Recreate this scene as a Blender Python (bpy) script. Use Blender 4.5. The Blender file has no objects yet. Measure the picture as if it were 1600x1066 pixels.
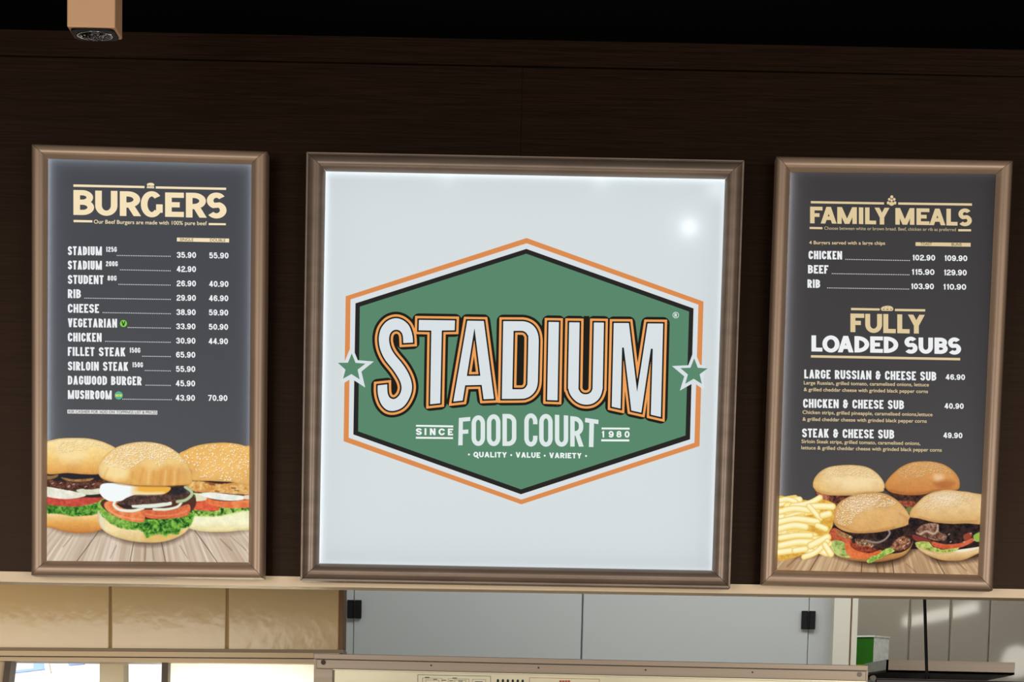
import bpy, bmesh, math, random
import numpy as np
from mathutils import Matrix, Vector

scene = bpy.context.scene
COL = scene.collection
W, H = 1600, 1066

# ------------------------------------------------------------------ camera
F_PX = 4500.0
YAW, PITCH, ROLL = math.radians(-0.55203438), math.radians(-7.98706192), math.radians(1.29650913)
CAM = np.array([0.08873129, -6.83106916, 1.67561745])
PPX, PPY = 800.0, 1832.81621748


def cam_axes():
    cy, sy, cp, sp = math.cos(YAW), math.sin(YAW), math.cos(PITCH), math.sin(PITCH)
    f = np.array([sy * cp, cy * cp, sp])
    r = np.array([cy, -sy, 0.0])
    u = np.cross(r, f)
    c, s = math.cos(ROLL), math.sin(ROLL)
    return c * r + s * u, -s * r + c * u, f


AR, AU, AF = cam_axes()
cam_d = bpy.data.cameras.new('camera')
cam_d.sensor_width = 36.0
cam_d.lens = F_PX / W * 36.0
cam_d.shift_x = (800.0 - PPX) / W
cam_d.shift_y = (PPY - H / 2) / W
cam_d.clip_start, cam_d.clip_end = 0.05, 200
cam = bpy.data.objects.new('camera', cam_d)
COL.objects.link(cam)
cam.matrix_world = Matrix(((AR[0], AU[0], -AF[0], CAM[0]), (AR[1], AU[1], -AF[1], CAM[1]),
                           (AR[2], AU[2], -AF[2], CAM[2]), (0, 0, 0, 1)))
scene.camera = cam

# ------------------------------------------------------------------ world, lights, exposure
scene.view_settings.view_transform = 'Standard'
scene.view_settings.look = 'None'
scene.view_settings.exposure = 0.0
scene.view_settings.gamma = 1.0
scene.view_settings.use_curve_mapping = False
world = bpy.data.worlds.new('world')
scene.world = world
world.use_nodes = True
world.node_tree.nodes['Background'].inputs[0].default_value = (0.9, 0.85, 0.8, 1)
world.node_tree.nodes['Background'].inputs[1].default_value = 0.02


def area_light(name, loc, target, sx, sy, energy, color, spread=180):
    d = bpy.data.lights.new(name, 'AREA')
    d.shape = 'RECTANGLE'
    d.size, d.size_y, d.energy, d.color = sx, sy, energy, color
    d.spread = math.radians(spread)
    o = bpy.data.objects.new(name, d)
    COL.objects.link(o)
    o.location = loc
    o.rotation_euler = (Vector(target) - Vector(loc)).to_track_quat('-Z', 'Y').to_euler()
    return o


# daylight from the shop front behind the customers, two banks of ceiling lamps of the food court,
# an added low fill, the kitchen's own lamps and an added passage fill
area_light('shopfront_daylight_left', (-3.2, -9.0, 1.85), (-1.5, 0, 1.95), 3.4, 2.7, 215, (1.0, 0.96, 0.90))
area_light('shopfront_daylight_right', (3.2, -9.0, 1.85), (1.5, 0, 1.95), 3.4, 2.7, 215, (1.0, 0.96, 0.90))
area_light('court_lamps_left', (-2.6, -2.6, 3.35), (-0.6, 0, 2.4), 1.2, 0.5, 8, (1.0, 0.80, 0.62))
area_light('court_lamps_right', (2.6, -2.6, 3.35), (0.6, 0, 2.4), 1.2, 0.5, 8, (1.0, 0.80, 0.62))
area_light('counter_fill', (0.0, -1.6, 1.0), (0, 0.1, 2.1), 3.2, 0.3, 10, (1.0, 0.86, 0.68))  # added low fill that brightens the bottom of the wall
area_light('kitchen_lamps', (0.8, 1.9, 3.0), (0.8, 2.7, 1.5), 2.4, 0.5, 19.5, (0.96, 0.98, 1.0))
area_light('kitchen_warm_lamp', (-1.9, 0.45, 2.75), (-1.8, 0.97, 2.0), 0.6, 0.2, 4.4, (1.0, 0.80, 0.50))
area_light('passage_fill', (1.25, 3.45, 3.1), (1.8, 4.25, 1.9), 0.8, 0.3, 14, (1.0, 0.97, 0.90))  # added fill that brightens the shelf end and the carton


# ------------------------------------------------------------------ helpers
def lin(c):
    out = []
    for v in c:
        v = v / 255.0
        out.append(v / 12.92 if v <= 0.04045 else ((v + 0.055) / 1.055) ** 2.4)
    return tuple(out)


def unp(px, py, y):
    """point of the plane at depth y that the lens maps to photograph pixel (px, py)"""
    px = np.asarray(px, float); py = np.asarray(py, float)
    d = AF[None, :] + ((px - PPX) / F_PX).reshape(-1, 1) * AR[None, :] + ((PPY - py) / F_PX).reshape(-1, 1) * AU[None, :]
    t = (y - CAM[1]) / d[:, 1]
    return CAM[None, :] + d * t[:, None]


def at(px, py, y):
    return Vector(unp([px], [py], y)[0])


def new_mat(name):
    m = bpy.data.materials.new(name)
    m.use_nodes = True
    m.node_tree.nodes.clear()
    return m, m.node_tree.nodes, m.node_tree.links


def principled(name, rgb, rough=0.5, metal=0.0, spec=0.5, noise=None, bump=None, var=0.0):
    m, n, l = new_mat(name)
    out = n.new('ShaderNodeOutputMaterial')
    b = n.new('ShaderNodeBsdfPrincipled')
    l.new(b.outputs[0], out.inputs[0])
    c = lin(rgb)
    b.inputs['Base Color'].default_value = (*c, 1)
    b.inputs['Roughness'].default_value = rough
    b.inputs['Metallic'].default_value = metal
    b.inputs['Specular IOR Level'].default_value = spec
    if noise:
        tc = n.new('ShaderNodeTexCoord'); mp = n.new('ShaderNodeMapping')
        nz = n.new('ShaderNodeTexNoise'); rp = n.new('ShaderNodeValToRGB')
        mp.inputs['Scale'].default_value = noise
        nz.inputs['Scale'].default_value = 1.0
        nz.inputs['Detail'].default_value = 5
        l.new(tc.outputs['Object'], mp.inputs[0]); l.new(mp.outputs[0], nz.inputs[0]); l.new(nz.outputs[0], rp.inputs[0])
        rp.color_ramp.elements[0].position = 0.3
        rp.color_ramp.elements[1].position = 0.7
        rp.color_ramp.elements[0].color = (*[v * (1 - var) for v in c], 1)
        rp.color_ramp.elements[1].color = (*[min(1, v * (1 + var)) for v in c], 1)
        l.new(rp.outputs[0], b.inputs['Base Color'])
    if bump:
        sc, st, dist = bump
        tc2 = n.new('ShaderNodeTexCoord'); nz2 = n.new('ShaderNodeTexNoise'); bp = n.new('ShaderNodeBump')
        nz2.inputs['Scale'].default_value = sc
        nz2.inputs['Detail'].default_value = 2
        bp.inputs['Strength'].default_value = st
        bp.inputs['Distance'].default_value = dist
        l.new(tc2.outputs['Object'], nz2.inputs[0]); l.new(nz2.outputs[0], bp.inputs['Height']); l.new(bp.outputs[0], b.inputs['Normal'])
    return m


def emit(name, rgb, strength=1.0):
    m, n, l = new_mat(name)
    out = n.new('ShaderNodeOutputMaterial'); e = n.new('ShaderNodeEmission')
    e.inputs[0].default_value = (*lin(rgb), 1)
    e.inputs[1].default_value = strength
    l.new(e.outputs[0], out.inputs[0])
    return m


def emit_attr(name):
    m, n, l = new_mat(name)
    out = n.new('ShaderNodeOutputMaterial'); e = n.new('ShaderNodeEmission'); a = n.new('ShaderNodeAttribute')
    a.attribute_name = 'print_colour'
    l.new(a.outputs['Color'], e.inputs[0]); l.new(e.outputs[0], out.inputs[0])
    return m


def translucent(name, rgb):
    """printed film lit from behind by the box's lamps"""
    m, n, l = new_mat(name)
    out = n.new('ShaderNodeOutputMaterial'); t = n.new('ShaderNodeBsdfTranslucent')
    t.inputs[0].default_value = (*lin(rgb), 1)
    g = n.new('ShaderNodeBsdfGlossy'); g.inputs['Roughness'].default_value = 0.25
    g.inputs[0].default_value = (1, 1, 1, 1)
    mx = n.new('ShaderNodeMixShader'); mx.inputs[0].default_value = 0.012
    l.new(t.outputs[0], mx.inputs[1]); l.new(g.outputs[0], mx.inputs[2]); l.new(mx.outputs[0], out.inputs[0])
    return m


def link(name, me, mat=None, parent=None, label=None, cat=None, group=None, kind=None):
    o = bpy.data.objects.new(name, me)
    COL.objects.link(o)
    if mat is not None and me is not None:
        me.materials.append(mat)
    if parent is not None:
        o.parent = parent
        o.matrix_parent_inverse = Matrix.Translation(-parent.location)
    for k, v in (('label', label), ('category', cat), ('group', group), ('kind', kind)):
        if v:
            o[k] = v
    return o


def empty(name, loc, label, cat, group=None):
    o = bpy.data.objects.new(name, None)
    COL.objects.link(o)
    o.empty_display_size = 0.05
    o.location = loc
    o.matrix_world = Matrix.Translation(Vector(loc))
    o['label'] = label; o['category'] = cat
    if group:
        o['group'] = group
    return o


class MB:
    """collects polygons into one mesh"""
    def __init__(self):
        self.v, self.f = [], []

    def poly(self, pts):
        i = len(self.v)
        self.v += [tuple(p) for p in pts]
        self.f.append(tuple(range(i, i + len(pts))))

    def box(self, x0, x1, y0, y1, z0, z1):
        i = len(self.v)
        for z in (z0, z1):
            self.v += [(x0, y0, z), (x1, y0, z), (x1, y1, z), (x0, y1, z)]
        self.f += [(i, i + 3, i + 2, i + 1), (i + 4, i + 5, i + 6, i + 7), (i, i + 1, i + 5, i + 4),
                   (i + 1, i + 2, i + 6, i + 5), (i + 2, i + 3, i + 7, i + 6), (i + 3, i, i + 4, i + 7)]

    def prism(self, front, back):
        """solid between two loops of the same length (front loop nearer the viewer)"""
        n = len(front); i = len(self.v)
        self.v += [tuple(p) for p in front] + [tuple(p) for p in back]
        self.f.append(tuple(range(i, i + n)))
        self.f.append(tuple(range(i + 2 * n - 1, i + n - 1, -1)))
        for k in range(n):
            j = (k + 1) % n
            self.f.append((i + k, i + n + k, i + n + j, i + j))

    def pxbox(self, quad, y0, y1):
        """solid whose front face, at depth y0, fills the given photograph quad; runs straight back to y1"""
        fr = [at(px, py, y0) for px, py in quad]
        self.prism(fr, [Vector((p.x, y1, p.z)) for p in fr])

    def cyl(self, c, r, axis, h, n=24, r2=None):
        r2 = r if r2 is None else r2
        ax = Vector(axis).normalized()
        u = ax.orthogonal().normalized(); w = ax.cross(u)
        a = [Vector(c) + u * math.cos(2 * math.pi * k / n) * r + w * math.sin(2 * math.pi * k / n) * r for k in range(n)]
        b = [Vector(c) + ax * h + u * math.cos(2 * math.pi * k / n) * r2 + w * math.sin(2 * math.pi * k / n) * r2 for k in range(n)]
        self.prism(a, b)

    def mesh(self, name):
        me = bpy.data.meshes.new(name)
        me.from_pydata([tuple(v) for v in self.v], [], self.f)
        me.update()
        bm = bmesh.new(); bm.from_mesh(me)
        bmesh.ops.recalc_face_normals(bm, faces=bm.faces)
        bm.to_mesh(me); bm.free()
        return me

    def build(self, name, mat, parent=None, bevel=0, **kw):
        o = link(name, self.mesh(name), mat, parent, **kw)
        if bevel:
            md = o.modifiers.new('bevel', 'BEVEL'); md.width = bevel; md.segments = 2; md.limit_method = 'ANGLE'
        return o


class PX:
    """flat printed shapes in photograph pixels, laid on a board's plane at depth y"""
    def __init__(self):
        self.v, self.f = [], []

    def poly(self, pts):
        i = len(self.v)
        self.v += [(float(a), float(b)) for a, b in pts]
        self.f.append(tuple(range(i, i + len(pts))))

    def ring(self, outer, inner):
        n = len(outer)
        for k in range(n):
            j = (k + 1) % n
            self.poly([outer[k], outer[j], inner[j], inner[k]])

    def disc(self, cx, cy, rx, ry=None, n=24):
        ry = rx if ry is None else ry
        self.poly([(cx + rx * math.cos(2 * math.pi * k / n), cy + ry * math.sin(2 * math.pi * k / n)) for k in range(n)])

    def annulus(self, cx, cy, r0, r1, n=28):
        o = [(cx + r1 * math.cos(2 * math.pi * k / n), cy + r1 * math.sin(2 * math.pi * k / n)) for k in range(n)]
        i = [(cx + r0 * math.cos(2 * math.pi * k / n), cy + r0 * math.sin(2 * math.pi * k / n)) for k in range(n)]
        self.ring(o, i)

    def build(self, name, mat, parent, y, **kw):
        a = np.array(self.v)
        P = unp(a[:, 0], a[:, 1], y)
        me = bpy.data.meshes.new(name)
        me.from_pydata(P.tolist(), [], self.f)
        me.update()
        return link(name, me, mat, parent, **kw)


# ------------------------------------------------------------------ lettering: stroke-drawn capitals and figures
O_ = [((0.5, 1), (1, 1, 1), (1, 0, 1), (0, 0, 1), (0, 1, 1)), True]
GL = {
    'A': (1.08, [[(0, 0), (.5, 1)], [(1, 0), (.5, 1)], [(.2, .27), (.8, .27)]]),
    'B': (1.0, [[(0, 0), (0, 1)], [(0, 1), (.93, 1, 1), (.93, .52, 1), (0, .52)], [(0, .52), (1, .52, 1), (1, 0, 1), (0, 0)]]),
    'C': (1.0, [[(1, .70), (1, 1, 1), (0, 1, 1), (0, 0, 1), (1, 0, 1), (1, .30)]]),
    'D': (1.0, [[(0, .5), (0, 1), (1, 1, 1), (1, 0, 1), (0, 0), 'c']]),
    'E': (.86, [[(1, 1), (0, 1), (0, 0), (1, 0)], [(0, .5), (.93, .5)]]),
    'F': (.84, [[(1, 1), (0, 1), (0, 0)], [(0, .5), (.9, .5)]]),
    'G': (1.0, [[(1, .70), (1, 1, 1), (0, 1, 1), (0, 0, 1), (1, 0, 1), (1, .45), (.6, .45)]]),
    'g': (1.0, [[(.5 + .5 * math.cos(math.radians(a)), .5 + .5 * math.sin(math.radians(a))) for a in range(43, 324, 6)], [(1, .10), (1, .50)]]),
    's': (1.0, [[(.5 + .46 * math.cos(math.radians(a)), .735 + .265 * math.sin(math.radians(a))) for a in range(32, 246, 7)] + [(.5 + .5 * math.cos(math.radians(a)), .275 + .275 * math.sin(math.radians(a))) for a in range(66, -146, -7)]]),
    'H': (1.0, [[(0, 0), (0, 1)], [(1, 0), (1, 1)], [(0, .5), (1, .5)]]),
    'I': (.0, [[(.5, 0), (.5, 1)]]),
    'K': (1.0, [[(0, 0), (0, 1)], [(1, 1), (.05, .38)], [(.35, .58), (1, 0)]]),
    'L': (.84, [[(0, 1), (0, 0), (1, 0)]]),
    'M': (1.5, [[(0, 0), (0, 1)], [(1, 0), (1, 1)], [(0, 1), (.5, 0)], [(1, 1), (.5, 0)]]),
    'N': (1.08, [[(0, 0), (0, 1)], [(1, 0), (1, 1)], [(0, 1), (1, 0)]]),
    'O': (1.0, [[(.5, 1), (1, 1, 1), (1, 0, 1), (0, 0, 1), (0, 1, 1), 'c']]),
    'P': (.98, [[(0, 0), (0, 1)], [(0, 1), (1, 1, 1), (1, .42, 1), (0, .42)]]),
    'Q': (1.05, [[(.5, 1), (1, 1, 1), (1, 0, 1), (0, 0, 1), (0, 1, 1), 'c'], [(.55, .32), (1.02, -.02)]]),
    'R': (1.0, [[(0, 0), (0, 1)], [(0, 1), (.95, 1, 1), (.95, .43, 1), (0, .43)], [(.48, .45), (1, 0)]]),
    'S': (1.0, [[(1, .76), (1, 1, 1), (0, 1, 1), (0, .56, 1), (1, .44, 1), (1, 0, 1), (0, 0, 1), (0, .24)]]),
    'T': (.92, [[(0, 1), (1, 1)], [(.5, 1), (.5, 0)]]),
    'U': (1.0, [[(0, 1), (0, 0, 1), (1, 0, 1), (1, 1)]]),
    'V': (1.06, [[(0, 1), (.5, 0)], [(1, 1), (.5, 0)]]),
    'W': (1.45, [[(0, 1), (.25, 0)], [(.5, .9), (.25, 0)], [(.5, .9), (.75, 0)], [(1, 1), (.75, 0)]]),
    'w': (1.5, [[(0, 1), (0, 0, 1), (.5, 0, 1), (.5, 1)], [(.5, 1), (.5, 0, 1), (1, 0, 1), (1, 1)]]),
    'Y': (1.02, [[(0, 1), (.5, .42)], [(1, 1), (.5, .42)], [(.5, .48), (.5, 0)]]),
    '&': (1.05, [[(.78, .72), (.78, 1, 1), (.06, 1, 1), (.06, .54, 1), (.5, .54)], [(.5, .54), (0, .54, 1), (0, 0, 1), (.78, 0, 1), (.78, .66)], [(.5, .54), (1, .54)]]),
    '0': (1.0, [[(.5, 1), (1, 1, 1), (1, 0, 1), (0, 0, 1), (0, 1, 1), 'c']]),
    '1': (.62, [[(.08, .76), (.8, .90)], [(.85, 0), (.85, 1)]]),
    '2': (1.0, [[(0, .70), (0, 1, 1), (1, 1, 1), (1, .55, 1), (0, .30, 1), (0, 0), (1, 0)]]),
    '3': (1.0, [[(0, .74), (0, 1, 1), (.96, 1, 1), (.96, .53, 1), (.4, .53)], [(.4, .53), (1, .53, 1), (1, 0, 1), (0, 0, 1), (0, .26)]]),
    '4': (1.0, [[(.74, 0), (.74, 1)], [(.74, 1), (0, .24)], [(0, .24), (1, .24)]]),
    '5': (1.0, [[(.94, 1), (.12, 1), (.04, .46)], [(.04, .46), (.2, .64, .6), (1, .64, 1), (1, 0, 1), (0, 0, 1), (0, .24)]]),
    '6': (1.0, [[(1, .76), (1, 1, 1), (0, 1, 1), (0, 0, 1), (1, 0, 1), (1, .60, 1), (0, .60, 1), (0, .35)]]),
    '7': (.95, [[(0, 1), (1, 1), (.32, 0)]]),
    '8': (1.0, [[(.5, 1), (.94, 1, 1), (.94, .54, 1), (.06, .54, 1), (.06, 1, 1), 'c'], [(.5, .54), (1, .54, 1), (1, 0, 1), (0, 0, 1), (0, .54, 1), 'c']]),
    '9': (1.0, [[(0, .24), (0, 0, 1), (1, 0, 1), (1, 1, 1), (0, 1, 1), (0, .40, 1), (1, .40, 1), (1, .65)]]),
}


def clip_poly(p, axis, lim, keep_less):
    out = []
    n = len(p)
    for k in range(n):
        a, b = p[k], p[(k + 1) % n]
        ia = (a[axis] <= lim) if keep_less else (a[axis] >= lim)
        ib = (b[axis] <= lim) if keep_less else (b[axis] >= lim)
        if ia:
            out.append(a)
        if ia != ib:
            t = (lim - a[axis]) / (b[axis] - a[axis])
            out.append((a[0] + t * (b[0] - a[0]), a[1] + t * (b[1] - a[1])))
    return out


def glyph_polys(ch, w, h, tv, th, fmax=None):
    """polygons of one capital in a box w x h (y up); tv, th = upright and level stroke widths"""
    if ch == '.':
        return [[(0, 0), (w, 0), (w, th * 1.05), (0, th * 1.05)]]
    ky = tv / th
    hh = h * ky
    t = tv
    res = []
    for st in GL[ch][1]:
        t = tv
        closed = st[-1] == 'c'
        pts = st[:-1] if closed else st
        P = [np.array([t / 2 + p[0] * (w - t), t / 2 + p[1] * (hh - t)]) for p in pts]
        if len(pts) == 2 and abs(pts[0][0] - pts[1][0]) > .02 and abs(pts[0][1] - pts[1][1]) > .02:
            ins = t * 0.53                      # slanted stroke: ends lie on the letter's top and base lines
            P = [np.array([ins + p[0] * (w - 2 * ins), 0 if p[1] <= .001 else hh if p[1] >= .999 else t / 2 + p[1] * (hh - t)]) for p in pts]
            if fmax is not None and ch in 'MN':
                t = tv * 0.74
        R = [p[2] if len(p) > 2 else 0 for p in pts]
        n = len(P)
        path = []
        for k in range(n):
            if R[k] == 0 or (not closed and k in (0, n - 1)):
                path.append(P[k]); continue
            a, b = P[(k - 1) % n], P[(k + 1) % n]
            la, lb = np.linalg.norm(P[k] - a), np.linalg.norm(b - P[k])
            fa = la if (R[(k - 1) % n] == 0) else la / 2
            fb = lb if (R[(k + 1) % n] == 0) else lb / 2
            cap = 1.25 if ch in 'BDPRUJ' else 2.2
            fa, fb = min(fa, fb * cap), min(fb, fa * cap)
            if fmax is not None:
                fa, fb = min(fa, fmax), min(fb, fmax)
            fa *= min(1, R[k]); fb *= min(1, R[k])
            p0 = P[k] + (a - P[k]) / la * fa
            p3 = P[k] + (b - P[k]) / lb * fb
            kap = 0.5523
            p1 = p0 + (P[k] - p0) * kap
            p2 = p3 + (P[k] - p3) * kap
            for u in np.linspace(0, 1, 9):
                path.append((1 - u) ** 3 * p0 + 3 * (1 - u) ** 2 * u * p1 + 3 * (1 - u) * u * u * p2 + u ** 3 * p3)
        q = [path[0]]
        for p in path[1:]:
            if np.linalg.norm(p - q[-1]) > 1e-4 * hh:
                q.append(p)
        if closed and np.linalg.norm(q[0] - q[-1]) < 1e-4 * hh:
            q.pop()
        n = len(q)
        if not closed:
            def ext(pe, pn, g):
                d = (pe - pn) / np.linalg.norm(pe - pn)
                hz = abs(d[0]) > abs(d[1]) * 1.2
                c = g[0] if hz else g[1]
                if c <= 0.001 or c >= 0.999:
                    dg = min(abs(d[0]), abs(d[1])) > 0.1
                    return pe + d * t * (1.1 if dg else 0.5)
                return pe
            q[0] = ext(q[0], q[1], pts[0]); q[-1] = ext(q[-1], q[-2], pts[-1])
        L, Rr = [], []
        for k in range(n):
            if closed or 0 < k < n - 1:
                d1 = q[k] - q[(k - 1) % n]; d2 = q[(k + 1) % n] - q[k]
                d1 = d1 / np.linalg.norm(d1); d2 = d2 / np.linalg.norm(d2)
                n1 = np.array([-d1[1], d1[0]]); n2 = np.array([-d2[1], d2[0]])
                m = n1 + n2
                m = m / max(1e-6, np.linalg.norm(m))
                s = (t / 2) / max(0.35, float(m @ n1))
                L.append(q[k] + m * s); Rr.append(q[k] - m * s)
            else:
                d = (q[1] - q[0]) if k == 0 else (q[-1] - q[-2])
                d = d / np.linalg.norm(d)
                nn = np.array([-d[1], d[0]])
                L.append(q[k] + nn * t / 2); Rr.append(q[k] - nn * t / 2)
        for k in range(n if closed else n - 1):
            j = (k + 1) % n
            pol = [tuple(L[k]), tuple(L[j]), tuple(Rr[j]), tuple(Rr[k])]
            if ch != 'Q':
                pol = clip_poly(pol, 1, 0, False)
                pol = clip_poly(pol, 1, hh, True) if len(pol) > 2 else pol
            if len(pol) > 2:
                res.append([(a, b / ky) for a, b in pol])
    return res


def draw_glyph(px, ch, x0, x1, yt0, yt1, yb0, yb1, tv, th, fmax=None):
    """one capital in the photograph box: left/right x, top y at left/right, base y at left/right"""
    w = x1 - x0; h = ((yb0 - yt0) + (yb1 - yt1)) / 2
    for pol in glyph_polys(ch, w, h, tv, th, fmax):
        q = []
        for a, b in pol:
            u, v = a / w, b / h
            top = yt0 + (yt1 - yt0) * u; bot = yb0 + (yb1 - yb0) * u
            q.append((x0 + a, bot + (top - bot) * v))
        px.poly(q)


def text_line(px, s, x0, x1, yb0, yb1, h, tv, th, fmax=None, gap=None, gw=0.62, space=0.5, lean=0.0):
    """a line of stroke capitals squeezed to run from x0 to x1 on the base line yb0 -> yb1"""
    gap = tv * 0.5 if gap is None else gap
    ws = []
    for ch in s:
        if ch == ' ':
            ws.append(None)
        elif ch == '.':
            ws.append('.')
        else:
            ws.append(GL[ch][0])
    fixed = 0; flex = 0
    for k, wv in enumerate(ws):
        if wv is None: flex += space
        elif wv == '.': fixed += tv * 1.05
        elif wv == 0: fixed += tv
        else: flex += wv
    fixed += gap * (len(s) - 1)
    unit = (x1 - x0 - fixed) / max(flex, 1e-6)
    x = x0
    for ch, wv in zip(s, ws):
        cw = space * unit if wv is None else tv * 1.05 if wv == '.' else tv if wv == 0 else wv * unit
        if wv is not None:
            ya = yb0 + (yb1 - yb0) * (x - x0) / (x1 - x0)
            yb = yb0 + (yb1 - yb0) * (x + cw - x0) / (x1 - x0)
            draw_glyph(px, ch, x, x + cw, ya - h, yb - h, ya, yb, tv, th, fmax)
        x += cw + gap


def dots(px, x0, x1, y0, y1, r=0.62, step=2.75):
    n = max(2, int(round((x1 - x0) / step)))
    for k in range(n + 1):
        u = k / n
        x, y = x0 + (x1 - x0) * u, y0 + (y1 - y0) * u
        px.poly([(x - r, y - r), (x + r, y - r), (x + r, y + r), (x - r, y + r)])


def small_text(px, s, x0, x1, yb0, yb1, cap, bold=0.012):
    """a line in Blender's built-in face, fitted between x0 and x1"""
    cu = bpy.data.curves.new('tmp_text', 'FONT')
    cu.body = s; cu.size = 1.0; cu.offset = bold; cu.resolution_u = 4
    o = bpy.data.objects.new('tmp_text', cu)
    COL.objects.link(o)
    dg = bpy.context.evaluated_depsgraph_get()
    me = o.evaluated_get(dg).to_mesh()
    co = np.array([v.co[:] for v in me.vertices])
    fs = [tuple(p.vertices) for p in me.polygons]
    o.evaluated_get(dg).to_mesh_clear()
    bpy.data.objects.remove(o); bpy.data.curves.remove(cu)
    a, b = co[:, 0].min(), co[:, 0].max()
    u = (co[:, 0] - a) / (b - a)
    i = len(px.v)
    X = x0 + u * (x1 - x0)
    Y = yb0 + u * (yb1 - yb0) - co[:, 1] / 0.70 * cap
    px.v += list(zip(X.tolist(), Y.tolist()))
    px.f += [tuple(i + k for k in f) for f in fs]


# ------------------------------------------------------------------ distance-field shapes (logo word, printed pictures)
def poly_field(loops, X, Y, mitre):
    """signed distance to a set of closed loops (even-odd); mitre keeps sharp outward corners"""
    best = np.full(X.shape, 1e9); alt = np.full(X.shape, 1e9); ins = np.zeros(X.shape, bool)
    for lp in loops:
        n = len(lp)
        for k in range(n):
            a = np.array(lp[k]); b = np.array(lp[(k + 1) % n])
            d = b - a; L = np.linalg.norm(d)
            t = ((X - a[0]) * d[0] + (Y - a[1]) * d[1]) / (L * L)
            tc = np.clip(t, 0, 1)
            dist = np.hypot(X - a[0] - tc * d[0], Y - a[1] - tc * d[1])
            perp = np.abs((X - a[0]) * d[1] - (Y - a[1]) * d[0]) / L
            near = dist < best - 1e-6
            tie = np.abs(dist - best) <= 1e-6
            alt = np.where(near, np.where((t < 0) | (t > 1), perp, dist), np.where(tie & ((t < 0) | (t > 1)), np.maximum(alt, perp), alt))
            # a point whose nearest feature is a corner: largest distance to the two lines that meet there
            best = np.minimum(best, dist)
            c = ((a[1] > Y) != (b[1] > Y))
            with np.errstate(divide='ignore', invalid='ignore'):
                xi = (b[0] - a[0]) * (Y - a[1]) / (b[1] - a[1] + 1e-12) + a[0]
            ins ^= c & (X < xi)
    d = np.where(mitre & (alt < 1e8), np.maximum(alt, best * 0.55), best) if mitre else best
    return np.where(ins, -best, d)


def field_fill(px, D, xs, ys, iso):
    """fill D < iso: inner cells merged into row strips, border cells cut along the contour"""
    I = D < iso
    ny, nx = D.shape
    full = I[:-1, :-1] & I[:-1, 1:] & I[1:, :-1] & I[1:, 1:]
    some = (I[:-1, :-1] | I[:-1, 1:] | I[1:, :-1] | I[1:, 1:]) & ~full
    for j in range(ny - 1):
        row = full[j]
        if row.any():
            dd = np.diff(np.concatenate(([0], row.astype(int), [0])))
            for a, b in zip(np.where(dd == 1)[0], np.where(dd == -1)[0]):
                px.poly([(xs[a], ys[j]), (xs[b], ys[j]), (xs[b], ys[j + 1]), (xs[a], ys[j + 1])])
        for i in np.where(some[j])[0]:
            c = [(xs[i], ys[j], D[j, i]), (xs[i + 1], ys[j], D[j, i + 1]), (xs[i + 1], ys[j + 1], D[j + 1, i + 1]), (xs[i], ys[j + 1], D[j + 1, i])]
            out = []
            for k in range(4):
                a, b = c[k], c[(k + 1) % 4]
                if a[2] < iso:
                    out.append(a[:2])
                if (a[2] < iso) != (b[2] < iso):
                    t = (iso - a[2]) / (b[2] - a[2])
                    out.append((a[0] + t * (b[0] - a[0]), a[1] + t * (b[1] - a[1])))
            if len(out) > 2:
                px.poly(out)


def smooth_loop(pts, sub=6):
    P = np.array(pts, float); n = len(P); out = []
    for k in range(n):
        p0, p1, p2, p3 = P[(k - 1) % n], P[k], P[(k + 1) % n], P[(k + 2) % n]
        for u in np.arange(sub) / sub:
            out.append(0.5 * ((2 * p1) + (p2 - p0) * u + (2 * p0 - 5 * p1 + 4 * p2 - p3) * u * u + (3 * p1 - p0 - 3 * p2 + p3) * u ** 3))
    return [tuple(p) for p in out]


def vnoise(X, Y, s, seed):
    rs = np.random.RandomState(seed)
    T = rs.rand(64, 64)
    x, y = X / s, Y / s
    xi, yi = np.floor(x).astype(int), np.floor(y).astype(int)
    fx, fy = x - xi, y - yi
    fx = fx * fx * (3 - 2 * fx); fy = fy * fy * (3 - 2 * fy)
    g = lambda a, b: T[b % 64, a % 64]
    return (g(xi, yi) * (1 - fx) + g(xi + 1, yi) * fx) * (1 - fy) + (g(xi, yi + 1) * (1 - fx) + g(xi + 1, yi + 1) * fx) * fy


def fnoise(X, Y, s, seed, o=3):
    v = 0; a = 1; t = 0
    for k in range(o):
        v = v + a * vnoise(X, Y, s / 2 ** k, seed + 17 * k); t += a; a *= 0.55
    return v / t


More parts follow.
